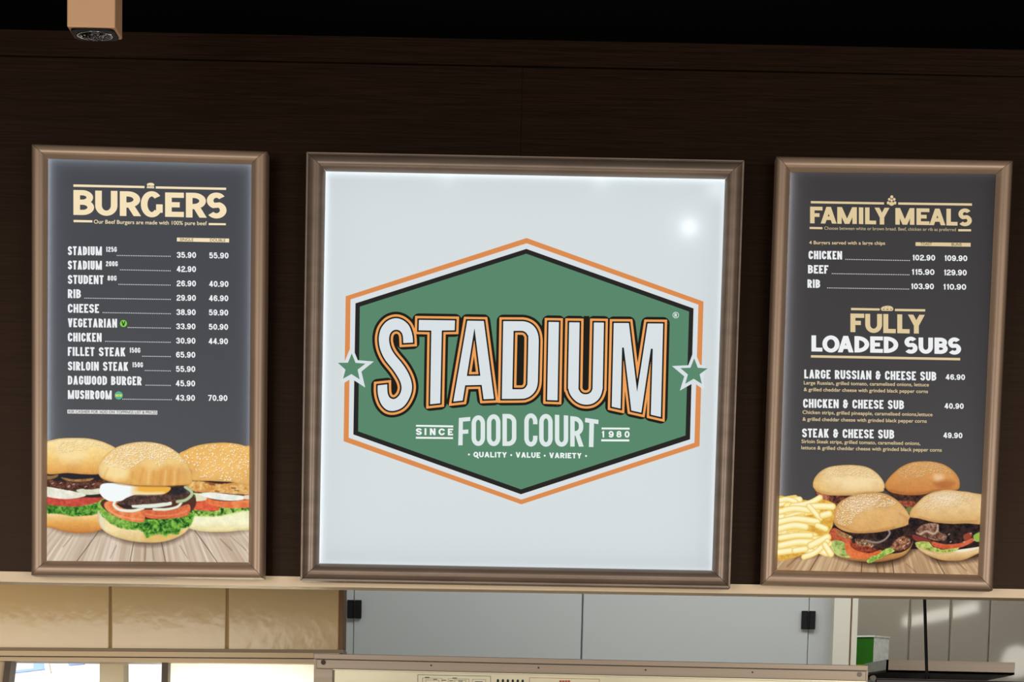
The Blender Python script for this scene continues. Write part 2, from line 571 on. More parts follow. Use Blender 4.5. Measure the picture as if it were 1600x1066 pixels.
class Canvas:
    """a printed photograph: colour per point of a fine grid, and which printed thing each point belongs to"""
    def __init__(self, x0, x1, y0, y1, step, base):
        self.xs = np.arange(x0, x1 + step / 2, step); self.ys = np.arange(y0, y1 + step / 2, step)
        self.X, self.Y = np.meshgrid(self.xs, self.ys)
        self.img = np.zeros(self.X.shape + (3,)) + np.array(base, float)
        self.lab = np.zeros(self.X.shape, int)

    def sub(self, pts, pad):
        p = np.array(pts)
        i0, i1 = np.searchsorted(self.xs, [p[:, 0].min() - pad, p[:, 0].max() + pad])
        j0, j1 = np.searchsorted(self.ys, [p[:, 1].min() - pad, p[:, 1].max() + pad])
        return slice(j0, j1), slice(i0, i1)

    def fill(self, pts, col, label=None, soft=1.1, smooth=True, alpha=1.0, rough=0.0, seed=1):
        """col: rgb or function(X, Y, depth inside) -> rgb array"""
        lp = smooth_loop(pts) if smooth else pts
        sl = self.sub(lp, 4)
        X, Y = self.X[sl], self.Y[sl]
        if X.size == 0:
            return
        D = poly_field([lp], X, Y, False)
        if rough:
            D = D + (fnoise(X, Y, 4.5, seed) - 0.5) * rough
        a = np.clip(0.5 - D / soft, 0, 1) * alpha
        c = col(X, Y, -D) if callable(col) else np.zeros(X.shape + (3,)) + np.array(col, float)
        self.img[sl] = self.img[sl] * (1 - a[..., None]) + c * a[..., None]
        if label is not None:
            L = self.lab[sl]; L[(a > 0.5) | ((a > 0.03) & (L == 0))] = label

    def stroke(self, pts, w, col, label=None, soft=1.0, alpha=1.0, edge=None):
        P = np.array(pts, float)
        Q = []
        for k in range(len(P) - 1):
            p0, p1, p2, p3 = P[max(0, k - 1)], P[k], P[k + 1], P[min(len(P) - 1, k + 2)]
            for u in np.arange(8) / 8:
                Q.append(0.5 * ((2 * p1) + (p2 - p0) * u + (2 * p0 - 5 * p1 + 4 * p2 - p3) * u * u + (3 * p1 - p0 - 3 * p2 + p3) * u ** 3))
        Q.append(P[-1]); Q = np.array(Q)
        sl = self.sub(Q, w + 3)
        X, Y = self.X[sl], self.Y[sl]
        if X.size == 0:
            return
        D = np.full(X.shape, 1e9)
        for a, b in zip(Q[:-1], Q[1:]):
            d = b - a; L2 = d @ d + 1e-9
            t = np.clip(((X - a[0]) * d[0] + (Y - a[1]) * d[1]) / L2, 0, 1)
            D = np.minimum(D, np.hypot(X - a[0] - t * d[0], Y - a[1] - t * d[1]))
        D = D - w / 2
        a = np.clip(0.5 - D / soft, 0, 1) * alpha
        c = np.zeros(X.shape + (3,)) + np.array(col, float)
        if edge is not None:
            k = np.clip(1 + D / (w * 0.4), 0, 1) ** 2
            c = c * (1 - k[..., None]) + np.array(edge, float) * k[..., None]
        self.img[sl] = self.img[sl] * (1 - a[..., None]) + c * a[..., None]
        if label is not None:
            L = self.lab[sl]; L[(a > 0.5) | ((a > 0.03) & (L == 0))] = label

    def seeds(self, pts, n, col, dark, ln, wd, seed, ang=None, label=None):
        lp = smooth_loop(pts)
        rs = random.Random(seed)
        p = np.array(lp)
        x0, y0, x1, y1 = p[:, 0].min(), p[:, 1].min(), p[:, 0].max(), p[:, 1].max()
        got = []
        tries = 0
        while len(got) < n and tries < n * 30:
            tries += 1
            x, y = rs.uniform(x0, x1), rs.uniform(y0, y1)
            if poly_field([lp], np.array([[x]]), np.array([[y]]), False)[0, 0] > -1.0:
                continue
            if any((x - a) ** 2 + (y - b) ** 2 < (ln * 0.55) ** 2 for a, b in got[-200:]):
                continue
            got.append((x, y))
            th = rs.uniform(0, math.pi) if ang is None else rs.gauss(ang, 0.5)
            k = rs.uniform(0.75, 1.2)
            for (ox, oy, cc, gr) in ((0.35, 0.55, dark, 1.1), (0, 0, col, 1.0)):  # dark offset copy paints a small shadow under each seed
                sl = self.sub([(x - ln, y - ln), (x + ln, y + ln)], 1)
                X, Y = self.X[sl] - x - ox, self.Y[sl] - y - oy
                if X.size == 0:
                    continue
                U = X * math.cos(th) + Y * math.sin(th); V = -X * math.sin(th) + Y * math.cos(th)
                r = np.hypot(U / (ln * k * gr / 2), V / (wd * k * gr / 2))
                a = np.clip((1.25 - r) / 0.5, 0, 1) * (0.75 if cc is dark else 1)
                self.img[sl] = self.img[sl] * (1 - a[..., None]) + np.array(cc, float) * a[..., None]

    def build(self, names, mat, parent, y):
        """one flat mesh per printed thing"""
        c = np.clip(self.img / 255.0, 0, 1)
        lc = np.where(c <= 0.04045, c / 12.92, ((c + 0.055) / 1.055) ** 2.4)
        ny, nx = self.X.shape
        P = unp(self.X.ravel(), self.Y.ravel(), y)
        lb = self.lab[:-1, :-1]
        for k, (nm, text) in names.items():
            jj, ii = np.where(lb == k)
            if len(jj) == 0:
                continue
            q = np.stack([jj * nx + ii, jj * nx + ii + 1, (jj + 1) * nx + ii + 1, (jj + 1) * nx + ii], 1)
            used, inv = np.unique(q, return_inverse=True)
            inv = inv.reshape(q.shape)
            me = bpy.data.meshes.new(nm)
            me.from_pydata(P[used].tolist(), [], inv.tolist())
            at_ = me.color_attributes.new('print_colour', 'FLOAT_COLOR', 'POINT')
            cc = np.ones((len(used), 4)); cc[:, :3] = lc.reshape(-1, 3)[used]
            at_.data.foreach_set('color', cc.astype(np.float32).ravel())
            me.update()
            link(nm, me, mat, parent, label=text)


def mixc(a, b, t):
    a = np.asarray(a, float); b = np.asarray(b, float)
    return a * (1 - t[..., None]) + b * t[..., None]


def bun_colour(top, mid, low, y0, y1, seed, xl=None, side=None, grain=9):
    """crust of a printed bun: baked colour with shading painted by height and at the rim, crumb grain"""
    def f(X, Y, d):
        t = np.clip((Y - y0) / (y1 - y0), 0, 1)
        c = mixc(top, mid, np.clip(t * 2, 0, 1))
        c = mixc(c, low, np.clip(t * 2 - 1, 0, 1))
        if side is not None:
            u = np.clip((xl[1] - X) / (xl[1] - xl[0]), 0, 1) ** 1.5
            c = mixc(c, side, u * 0.8)
        e = np.clip(1 - d / 4.5, 0, 1) ** 1.5
        c = mixc(c, np.array(low) * 0.86, e * 0.55)
        n = fnoise(X, Y, grain, seed) - 0.5
        m = fnoise(X, Y, 2.2, seed + 31, 2) - 0.5
        return c * (1 + n[..., None] * 0.10 + m[..., None] * 0.07)
    return f


def leaf_colour(light, mid, dark, seed, s=6.0):
    """frilly leaf: folded ridges with pale rims and dark hollows"""
    def f(X, Y, d):
        wx_ = X + (fnoise(X, Y, s * 1.3, seed + 3) - 0.5) * s * 2.2
        wy_ = Y + (fnoise(X, Y, s * 1.3, seed + 5) - 0.5) * s * 2.2
        r = 1 - np.abs(2 * fnoise(wx_, wy_, s * 1.15, seed, 2) - 1) * 1.9
        b = np.clip((fnoise(X, Y, s * 0.9, seed + 9, 2) - 0.25) / 0.5, 0, 1)
        n = np.clip(0.55 * b + 0.5 * np.clip(r, 0, 1), 0, 1)
        e = np.clip(1 - np.abs(d - 0.8) / 1.1, 0, 1)
        n = np.clip(n + 0.35 * e - 0.12, 0, 1)
        c = mixc(dark, mid, np.clip(n * 2, 0, 1))
        return mixc(c, light, np.clip(n * 2 - 1, 0, 1))
    return f


def grainy(a, b, seed, s=6.0, lo=0.3, hi=0.7):
    def f(X, Y, d):
        n = 0.6 * fnoise(X + 2.0 * vnoise(Y, X, s, seed + 7), Y, s, seed, 4) + 0.4 * fnoise(X, Y, s * 0.35, seed + 3, 2)
        n = np.clip((n - lo) / (hi - lo), 0, 1)
        return mixc(a, b, n)
    return f


def plank_colour(a, b, vx, vy, seed):
    """boards running towards a vanishing point (vx, vy)"""
    def f(X, Y, d):
        th = (X - vx) / (Y - vy)
        n = fnoise(th * 420, np.log(np.maximum(Y - vy, 1)) * 22, 7, seed, 4)
        k = np.floor(th / 0.42 + 0.5)
        tone = ((k * 7.3) % 1.0) * 0.5
        return mixc(a, b, np.clip((n - 0.25) * 1.5 + (tone - 0.25) * 0.5, 0, 1))
    return f


def paint_burgers():  # shadows and highlights are painted into the printed colours
    ox, oy, s = 30, 660, 3.9475
    q = lambda pts: [(ox + a / s, oy + b / s) for a, b in pts]
    c = Canvas(70.5, 393, 676, 882, 0.7, (74, 75, 80))
    # table top
    c.fill(q([(150, 625), (300, 640), (700, 640), (1100, 645), (1450, 640), (1450, 890), (150, 890)]),
           plank_colour((190, 168, 146), (236, 222, 204), 230, 640, 5), 4, soft=5, smooth=False)
    for l in ([(490, 672), (420, 770), (355, 858)], [(708, 735), (695, 800), (683, 862)], [(876, 735), (890, 800), (902, 864)], [(1083, 668), (1150, 760), (1226, 870)]):
        c.stroke(q(l), 1.0, (70, 52, 42), alpha=.9)
    for l, w in (([(330, 700), (270, 770)], .8), ([(1240, 720), (1310, 790)], 1.2), ([(780, 760), (775, 850)], 1.6), ([(820, 760), (830, 850)], 1.0), ([(600, 760), (560, 840)], .7), ([(990, 760), (1040, 840)], .7), ([(1300, 700), (1400, 790)], .7)):
        c.stroke(q(l), w, (120, 95, 75), alpha=.7, soft=2)
    for pts, al in (([(170, 630), (300, 690), (500, 690), (520, 640), (300, 660)], .55), ([(500, 660), (620, 730), (800, 765), (960, 735), (1060, 660), (900, 720), (700, 720)], .75), ([(1030, 650), (1150, 690), (1300, 690), (1430, 665), (1430, 640), (1100, 650)], .5)):
        c.fill(q(pts), (88, 68, 56), soft=9, alpha=al)  # soft shadows on the table under the burgers, painted in
    # dark insides of the three burgers
    c.fill(q([(150, 330), (520, 330), (520, 560), (150, 560)]), (70, 58, 50), 1, smooth=False)
    c.fill(q([(1050, 380), (1450, 380), (1450, 560), (1050, 560)]), (92, 70, 52), 3, smooth=False)
    # left burger
    c.fill(q([(150, 545), (260, 560), (340, 570), (430, 565), (510, 560), (515, 640), (500, 665), (430, 682), (350, 685), (270, 672), (200, 652), (150, 635)]),
           bun_colour((250, 226, 168), (228, 168, 88), (196, 122, 62), 800, 835, 11), 1)
    c.fill(q([(150, 495), (250, 512), (300, 515), (400, 508), (480, 490), (530, 470), (530, 510), (495, 560), (440, 572), (380, 578), (330, 582), (260, 567), (150, 555)]),
           leaf_colour((150, 205, 92), (84, 146, 54), (34, 76, 30), 21, 4.5), 1, rough=2.5)
    c.fill(q([(150, 448), (250, 468), (330, 470), (420, 462), (530, 450), (530, 478), (480, 494), (400, 514), (300, 520), (150, 500)]), grainy((178, 62, 52), (214, 92, 76), 31, 12), 1)
    c.fill(q([(400, 445), (520, 435), (520, 460), (420, 464)]), (52, 46, 46), 1)
    c.fill(q([(360, 415), (520, 400), (520, 436), (430, 448), (380, 440)]), grainy((206, 206, 176), (236, 234, 214), 41, 8), 1)
    c.fill(q([(150, 400), (240, 408), (330, 425), (412, 450), (340, 470), (250, 472), (150, 450)]), grainy((222, 222, 200), (246, 244, 232), 42, 10), 1)
    c.fill(q([(150, 305), (300, 312), (500, 312), (530, 330), (530, 370), (150, 372)]), (44, 42, 46), 1)
    c.fill(q([(150, 345), (220, 360), (300, 365), (360, 372), (450, 360), (530, 360), (510, 402), (430, 415), (370, 408), (300, 420), (230, 405), (150, 392)]),
           grainy((58, 34, 30), (128, 82, 66), 51, 4.5), 1, rough=2)
    c.fill(q([(260, 340), (330, 352), (400, 350), (460, 345), (430, 362), (350, 368), (290, 360)]), grainy((132, 92, 56), (188, 140, 84), 52, 5), 1)
    c.fill(q([(150, 330), (200, 330), (240, 322), (230, 340), (190, 352), (150, 352)]), (146, 110, 70), 1)
    for a, b in ((200, 380), (300, 395), (330, 385), (405, 400), (250, 378), (450, 385), (300, 402)):
        c.stroke(q([(a, b), (a + 12, b - 5)]), 1.0, (226, 200, 190), alpha=.85)
    tb = [(150, 140), (215, 106), (290, 97), (400, 97), (480, 110), (540, 130), (595, 162), (570, 200), (520, 240), (497, 280), (495, 318), (400, 321), (300, 313), (150, 308)]
    c.fill(q(tb), bun_colour((252, 232, 178), (244, 206, 130), (222, 160, 82), 684, 741, 61), 1)
    c.fill(q([(230, 180), (330, 170), (420, 190), (380, 240), (270, 240)]), (252, 234, 184), soft=14, alpha=.55)
    c.seeds(q([(240, 120), (330, 102), (440, 105), (530, 135), (580, 162), (540, 180), (470, 150), (400, 170), (300, 185), (240, 190)]), 120, (252, 236, 190), (196, 142, 74), 2.6, 1.3, 3, 0.2)
    # right burger
    c.fill(q([(1060, 565), (1150, 575), (1240, 570), (1330, 552), (1450, 535), (1450, 650), (1340, 670), (1250, 677), (1150, 675), (1080, 665), (1040, 646), (1062, 615)]),
           bun_colour((238, 240, 190), (246, 242, 206), (232, 214, 150), 800, 832, 12), 3)
    c.fill(q([(1055, 535), (1130, 538), (1200, 552), (1240, 526), (1330, 526), (1450, 515), (1450, 538), (1330, 556), (1240, 577), (1150, 580), (1080, 575)]),
           leaf_colour((188, 220, 118), (130, 178, 74), (44, 72, 40), 22, 5), 3, rough=2)
    c.fill(q([(1050, 485), (1130, 482), (1225, 520), (1225, 545), (1140, 545), (1050, 530)]), grainy((204, 74, 56), (232, 112, 74), 32, 9), 3)
    c.fill(q([(1130, 452), (1200, 480), (1300, 488), (1450, 476), (1450, 520), (1330, 530), (1250, 526), (1160, 500)]), grainy((222, 110, 66), (240, 148, 92), 33, 9), 3)
    c.fill(q([(1060, 440), (1140, 445), (1150, 480), (1060, 485)]), (226, 224, 190), 3)
    c.fill(q([(1110, 440), (1180, 432), (1280, 443), (1385, 456), (1378, 478), (1290, 484), (1190, 472), (1130, 455)]), grainy((226, 228, 214), (250, 250, 244), 43, 8), 3)
    c.fill(q([(1388, 452), (1450, 450), (1450, 472), (1390, 474)]), (238, 214, 190), 3)
    c.fill(q([(1050, 352), (1150, 350), (1450, 360), (1450, 385), (1050, 380)]), (62, 44, 40), 3)
    c.fill(q([(1030, 395), (1065, 364), (1150, 368), (1220, 380), (1330, 374), (1450, 372), (1450, 442), (1330, 441), (1200, 434), (1100, 430), (1050, 412)]),
           grainy((206, 142, 72), (240, 202, 132), 53, 7), 3, rough=1.5)
    for a, b, w in ((1180, 380, 4), (1310, 405, 2.2), (1330, 420, 1.6), (1210, 425, 2), (1150, 372, 2), (1100, 432, 2)):
        c.stroke(q([(a, b), (a + 22, b + 3)]), w, (122, 66, 40), alpha=.8, soft=2)
    rb = [(985, 205), (1030, 170), (1090, 145), (1170, 130), (1260, 125), (1340, 132), (1390, 145), (1450, 165), (1450, 374), (1300, 368), (1180, 362), (1060, 356), (1060, 300)]
    c.fill(q(rb), bun_colour((240, 190, 106), (238, 184, 102), (228, 178, 104), 690, 754, 62), 3)
    c.fill(q([(1120, 230), (1250, 210), (1350, 260), (1300, 330), (1150, 320)]), (246, 200, 120), soft=14, alpha=.5)
    c.seeds(q([(1000, 205), (1060, 165), (1150, 138), (1260, 128), (1420, 155), (1425, 250), (1400, 340), (1290, 362), (1130, 345), (1075, 290)]), 190, (255, 242, 208), (190, 126, 60), 2.9, 1.5, 8)
    # centre burger
    c.fill(q([(487, 545), (560, 610), (640, 645), (750, 655), (790, 690), (900, 690), (1000, 650), (1060, 620), (1045, 655), (1010, 690), (950, 720), (880, 738), (800, 742), (700, 735), (600, 710), (530, 675), (495, 630)]),
           bun_colour((238, 214, 158), (242, 220, 166), (226, 194, 128), 805, 848, 13, (150, 172), (236, 244, 240)), 2)
    c.fill(q([(770, 690), (900, 690), (1020, 650), (980, 700), (880, 732), (790, 735)]), (222, 178, 92), soft=6, alpha=.6)
    c.fill(q([(1030, 470), (1085, 445), (1082, 510), (1050, 520)]), leaf_colour((120, 170, 80), (60, 110, 50), (30, 58, 34), 24, 5), 2, rough=2)
    c.fill(q([(485, 510), (520, 470), (560, 470), (560, 560), (640, 590), (760, 590), (1000, 560), (1060, 520), (1080, 590), (1052, 640), (1000, 660), (975, 692), (930, 690), (905, 708), (870, 690), (820, 700), (785, 716), (750, 670), (640, 656), (560, 622), (500, 565)]),
           leaf_colour((164, 212, 92), (92, 152, 54), (32, 72, 34), 25, 5), 2, rough=3)
    c.fill(q([(487, 505), (530, 478), (545, 540), (600, 590), (690, 625), (640, 640), (560, 610), (505, 560)]), leaf_colour((196, 226, 128), (156, 200, 88), (110, 160, 62), 26, 5), soft=6, alpha=.8)
    c.fill(q([(540, 470), (1040, 440), (1050, 560), (780, 600), (560, 560)]), (86, 54, 44), 2)
    c.fill(q([(526, 500), (560, 486), (640, 500), (760, 545), (775, 590), (760, 615), (700, 614), (620, 592), (560, 560), (530, 530)]), grainy((222, 112, 62), (240, 152, 100), 34, 8), 2)
    c.fill(q([(750, 545), (850, 540), (950, 540), (1010, 515), (1048, 508), (1056, 545), (1030, 578), (950, 592), (850, 597), (780, 584)]), grainy((206, 96, 60), (234, 132, 88), 35, 8), 2)
    c.fill(q([(600, 500), (680, 502), (730, 528), (690, 536), (640, 530)]), (54, 44, 44), 2)
    c.stroke(q([(552, 540), (610, 575), (700, 595), (760, 600)]), 2.0, (250, 184, 140), alpha=.55, soft=2)
    c.stroke(q([(780, 565), (860, 578), (960, 570), (1040, 545)]), 2.0, (246, 166, 120), alpha=.5, soft=2)
    c.stroke(q([(590, 490), (584, 512), (620, 540), (700, 547), (765, 530)]), 4.6, (238, 240, 226), 2, edge=(196, 196, 170))
    c.stroke(q([(830, 537), (910, 537), (975, 522), (1000, 495)]), 4.2, (236, 236, 216), 2, edge=(200, 192, 158))
    c.stroke(q([(705, 515), (780, 518), (860, 512), (930, 500)]), 6.5, (232, 236, 222), 2, edge=(198, 204, 184))
    c.fill(q([(610, 500), (640, 484), (700, 452), (800, 442), (890, 442), (925, 400), (960, 388), (1018, 390), (1028, 440), (1010, 470), (945, 490), (800, 503), (690, 512)]),
           grainy((56, 44, 42), (112, 80, 68), 54, 4.5), 2, rough=1.5)
    c.fill(q([(915, 405), (960, 388), (1018, 390), (1026, 436), (960, 450), (910, 440)]), grainy((34, 32, 36), (60, 54, 54), 55, 4), soft=4, alpha=.9)
    c.stroke(q([(1025, 400), (1060, 425), (1062, 450), (1025, 480), (975, 490)]), 5.0, (188, 200, 160), 2, edge=(140, 156, 112))
    c.fill(q([(496, 410), (515, 380), (600, 376), (700, 390), (800, 395), (930, 400), (900, 440), (800, 447), (720, 447), (665, 465), (625, 486), (560, 487), (520, 466), (498, 438)]),
           lambda X, Y, d: mixc((244, 250, 250), (238, 178, 72), np.clip((X - 202) / 16, 0, 1) * np.clip((777 - Y + (X - 205) * .02) / 12 + .4, 0, 1)), 2)
    c.fill(q([(710, 425), (800, 432), (890, 430), (880, 444), (800, 448), (720, 446)]), (246, 232, 190), soft=4, alpha=.8)
    tc = [(487, 290), (500, 245), (530, 205), (575, 170), (620, 145), (690, 127), (760, 120), (830, 125), (900, 142), (960, 175), (1010, 215), (1045, 265), (1065, 320), (1067, 368), (1050, 386), (980, 390), (900, 393), (800, 393), (700, 388), (600, 375), (530, 358), (495, 330)]
    c.fill(q(tc), bun_colour((240, 208, 146), (240, 202, 130), (226, 172, 92), 690, 760, 63, (150, 170), (246, 222, 164)), 2)
    for pts, col, al in (([(700, 290), (790, 270), (800, 360), (720, 372)], (226, 166, 88), .55), ([(830, 300), (930, 270), (990, 300), (960, 380), (840, 380)], (218, 152, 78), .55), ([(540, 250), (660, 270), (650, 350), (530, 335)], (252, 230, 172), .75),
                         ([(990, 260), (1040, 290), (1050, 360), (1000, 360)], (214, 158, 88), .5), ([(780, 230), (860, 250), (850, 290), (780, 280)], (246, 206, 136), .6)):
        c.fill(q(pts), col, soft=10, alpha=al)
    for l, w in (([(548, 285), (530, 320), (524, 340)], 2.2), ([(765, 290), (742, 375)], 2.5), ([(830, 300), (822, 382)], 2.5), ([(880, 305), (866, 385)], 2.0), ([(935, 300), (925, 384)], 2.5), ([(985, 290), (980, 380)], 2.0), ([(700, 310), (690, 380)], 2.0)):
        c.stroke(q(l), w, (200, 134, 62), alpha=.38, soft=4)
    for l in ([(800, 300), (795, 380)], [(905, 300), (895, 386)], [(960, 300), (955, 384)], [(600, 290), (590, 365)]):
        c.stroke(q(l), 1.8, (252, 226, 164), alpha=.5, soft=4)
    c.stroke(q([(505, 345), (600, 378), (700, 391), (800, 396), (920, 396), (1040, 388)]), 1.6, (150, 88, 44), alpha=.55, soft=2.5)
    c.seeds(q([(506, 250), (540, 205), (600, 160), (690, 132), (770, 124), (850, 132), (920, 154), (985, 195), (1032, 250), (960, 232), (905, 235), (860, 275), (790, 225), (720, 270), (640, 290), (570, 275), (530, 262)]), 330, (255, 244, 216), (196, 142, 76), 2.7, 1.35, 9)
    return c


def paint_family():  # printed shade and glints are part of the picture's colours
    ox, oy, s = 1180, 690, 3.8095
    q = lambda pts: [(ox + a / s, oy + b / s) for a, b in pts]
    c = Canvas(1212, 1536, 716, 902, 0.7, (65, 63, 64))
    c.fill(q([(110, 660), (300, 640), (450, 640), (900, 640), (1400, 620), (1400, 830), (110, 820)]),
           plank_colour((176, 140, 104), (226, 198, 160), 1372, 690, 7), 6, soft=5, smooth=False)
    for l in ([(400, 645), (360, 710), (322, 775)], [(636, 715), (631, 780)], [(815, 705), (826, 790)], [(1075, 695), (1130, 795)]):
        c.stroke(q(l), 1.0, (44, 30, 24), alpha=.9)
    for l, w in (([(250, 690), (190, 745)], 1.6), ([(720, 735), (730, 780)], 2.0), ([(760, 735), (770, 780)], 1.2), ([(1200, 720), (1260, 770)], 1.2), ([(560, 730), (530, 770)], .8), ([(900, 730), (960, 780)], .8)):
        c.stroke(q(l), w, (112, 80, 56), alpha=.7, soft=2)
    for pts, al in (([(430, 650), (560, 715), (720, 745), (860, 715), (960, 640), (1000, 660), (1100, 725), (1330, 700), (1330, 640), (700, 640)], .85), ([(140, 670), (300, 690), (420, 660), (300, 650)], .6)):
        c.fill(q(pts), (58, 38, 28), soft=10, alpha=al)  # table shadows below burgers and chips, painted in
    c.fill(q([(440, 500), (920, 480), (1340, 470), (1340, 640), (940, 640), (700, 690), (460, 640)]), (40, 30, 30), 4, smooth=False)
    # back left burger
    c.fill(q([(360, 290), (450, 310), (600, 310), (600, 380), (480, 420), (420, 390), (375, 340)]), grainy((58, 34, 34), (146, 86, 64), 71, 5), 2)
    c.fill(q([(365, 300), (430, 310), (440, 350), (400, 355)]), grainy((120, 64, 52), (200, 126, 96), 72, 4), 2, rough=1.5)
    b = [(343, 265), (350, 225), (380, 185), (430, 155), (500, 142), (580, 140), (650, 148), (700, 170), (740, 205), (768, 250), (766, 292), (730, 302), (650, 308), (590, 320), (500, 322), (430, 318), (370, 300), (357, 288)]
    c.fill(q(b), bun_colour((228, 196, 138), (240, 212, 160), (222, 178, 112), 726, 775, 64, (1270, 1300), (226, 176, 96)), 2)
    c.fill(q([(500, 230), (620, 220), (700, 240), (680, 285), (540, 290)]), (248, 226, 178), soft=12, alpha=.5)
    c.seeds(q([(385, 195), (440, 158), (520, 144), (630, 148), (700, 180), (735, 218), (690, 222), (600, 205), (500, 215), (430, 200)]), 190, (244, 222, 174), (188, 140, 88), 2.2, 1.1, 12, 0.2)
    # back right burger
    c.fill(q([(765, 280), (860, 305), (1000, 305), (1010, 340), (960, 400), (915, 420), (880, 370), (820, 330)]), grainy((44, 30, 28), (92, 62, 50), 73, 5), 3)
    c.fill(q([(850, 355), (950, 358), (940, 385), (910, 392), (870, 375)]), grainy((120, 54, 42), (176, 96, 70), 74, 4), 3)
    c.fill(q([(900, 395), (940, 392), (930, 430), (905, 420)]), (118, 120, 66), 3)
    b = [(772, 265), (785, 230), (820, 190), (870, 150), (930, 125), (1000, 117), (1070, 122), (1130, 140), (1180, 175), (1210, 215), (1218, 255), (1205, 287), (1130, 294), (1060, 300), (1000, 316), (930, 320), (860, 315), (800, 298)]
    c.fill(q(b), bun_colour((214, 162, 102), (212, 150, 86), (196, 124, 66), 721, 774, 65, (1382, 1405), (206, 138, 66)), 3)
    for pts, col, al in (([(1060, 200), (1110, 195), (1120, 225), (1080, 240)], (240, 206, 168), .7), ([(1060, 250), (1140, 230), (1190, 250), (1130, 285)], (168, 96, 52), .6)):
        c.fill(q(pts), col, soft=7, alpha=al)
    c.seeds(q([(850, 180), (900, 145), (1000, 122), (1080, 128), (1150, 162), (1185, 200), (1090, 185), (1030, 200), (960, 225), (880, 222)]), 190, (232, 194, 140), (158, 102, 56), 2.2, 1.1, 13, 0.2)
    # front burger
    c.fill(q([(455, 640), (540, 680), (640, 690), (800, 670), (930, 590), (925, 635), (880, 682), (800, 706), (720, 717), (620, 713), (520, 696), (468, 668)]),
           bun_colour((206, 158, 96), (198, 146, 84), (168, 112, 64), 855, 878, 14), 4)
    c.fill(q([(455, 520), (540, 530), (690, 540), (830, 515), (915, 490), (940, 560), (925, 625), (870, 660), (780, 670), (640, 680), (520, 660), (440, 590), (440, 550)]), grainy((30, 24, 26), (74, 52, 46), 75, 6), 4)
    c.fill(q([(437, 560), (470, 515), (545, 560), (575, 600), (520, 615), (445, 595)]), grainy((168, 72, 50), (212, 112, 76), 36, 6), 4)
    c.fill(q([(480, 530), (540, 548), (580, 570), (560, 582), (500, 560)]), grainy((130, 90, 56), (196, 148, 96), 76, 4), 4)
    c.fill(q([(445, 600), (490, 590), (535, 605), (540, 650), (570, 690), (500, 682), (460, 650)]), leaf_colour((206, 218, 140), (172, 190, 104), (112, 128, 66), 27, 6), 4, rough=2)
    c.fill(q([(533, 615), (560, 600), (620, 650), (680, 665), (750, 645), (742, 670), (690, 690), (610, 700), (560, 684), (540, 652)]), grainy((212, 98, 52), (230, 130, 76), 37, 8), 4)
    c.fill(q([(565, 605), (620, 610), (720, 640), (690, 664), (620, 655), (580, 635)]), grainy((98, 36, 30), (178, 84, 58), 77, 4), 4)
    c.fill(q([(590, 580), (660, 585), (740, 600), (700, 625), (620, 620)]), grainy((70, 48, 40), (188, 144, 104), 78, 4), 4, rough=1.5)
    c.stroke(q([(660, 590), (720, 602), (770, 585), (800, 550), (795, 530)]), 3.6, (150, 136, 126), 4, edge=(70, 54, 50))
    c.fill(q([(805, 635), (845, 580), (890, 565), (925, 590), (905, 635), (850, 652)]), grainy((84, 42, 34), (196, 142, 104), 79, 4), 4, rough=1.5)
    for a, e in ((860, 590), (880, 625), (905, 610), (650, 610), (690, 628), (560, 570)):
        c.stroke(q([(a, e), (a + 8, e - 5)]), 1.3, (240, 220, 200), alpha=.9)
    c.fill(q([(664, 716), (690, 688), (740, 668), (765, 645), (800, 634), (830, 650), (800, 668), (765, 684), (720, 708), (685, 724)]), leaf_colour((204, 222, 124), (150, 184, 80), (96, 130, 56), 28, 5), 4, rough=2)
    b = [(465, 465), (472, 410), (500, 365), (550, 333), (620, 310), (700, 302), (770, 310), (830, 340), (880, 385), (915, 435), (926, 475), (900, 500), (830, 520), (760, 536), (690, 544), (600, 546), (530, 533), (480, 502)]
    c.fill(q(b), bun_colour((204, 156, 96), (222, 178, 116), (216, 166, 100), 769, 832, 66, (1302, 1322), (206, 150, 84)), 4)
    c.fill(q([(560, 350), (640, 330), (720, 350), (680, 400), (580, 400)]), (244, 220, 184), soft=14, alpha=.5)
    c.seeds(q([(478, 440), (505, 375), (560, 335), (640, 310), (720, 308), (790, 330), (840, 365), (800, 392), (720, 395), (650, 415), (600, 450), (560, 500), (500, 495)]), 330, (252, 236, 204), (168, 116, 62), 2.3, 1.2, 14, 0.3)
    # right burger
    c.fill(q([(955, 620), (1010, 640), (1100, 660), (1200, 645), (1400, 590), (1400, 640), (1325, 668), (1250, 702), (1180, 711), (1090, 702), (1000, 662)]),
           bun_colour((234, 204, 150), (226, 194, 142), (200, 152, 92), 850, 877, 15), 5)
    c.fill(q([(1180, 655), (1260, 630), (1340, 605), (1340, 630), (1260, 655)]), (246, 238, 222), soft=3, alpha=.8)
    c.fill(q([(920, 455), (1060, 475), (1160, 482), (1400, 475), (1400, 600), (1240, 640), (1100, 645), (1000, 610), (935, 570)]), grainy((26, 22, 24), (66, 48, 44), 80, 6), 5)
    c.fill(q([(940, 555), (1040, 588), (1040, 606), (955, 592)]), (132, 58, 52), 5)
    c.fill(q([(955, 540), (1000, 495), (1085, 488), (1092, 535), (1140, 560), (1125, 590), (1060, 588), (985, 562)]), grainy((88, 54, 42), (190, 150, 124), 81, 5), 5)
    c.stroke(q([(985, 550), (1020, 535), (1060, 550), (1085, 530), (1085, 500)]), 3, (214, 184, 160), alpha=.8, soft=2)
    c.fill(q([(1055, 596), (1130, 612), (1220, 605), (1290, 575), (1295, 598), (1220, 632), (1130, 642), (1060, 624)]), grainy((190, 76, 50), (216, 108, 72), 38, 8), 5)
    c.fill(q([(1240, 560), (1280, 540), (1290, 565), (1250, 590)]), (150, 72, 50), 5)
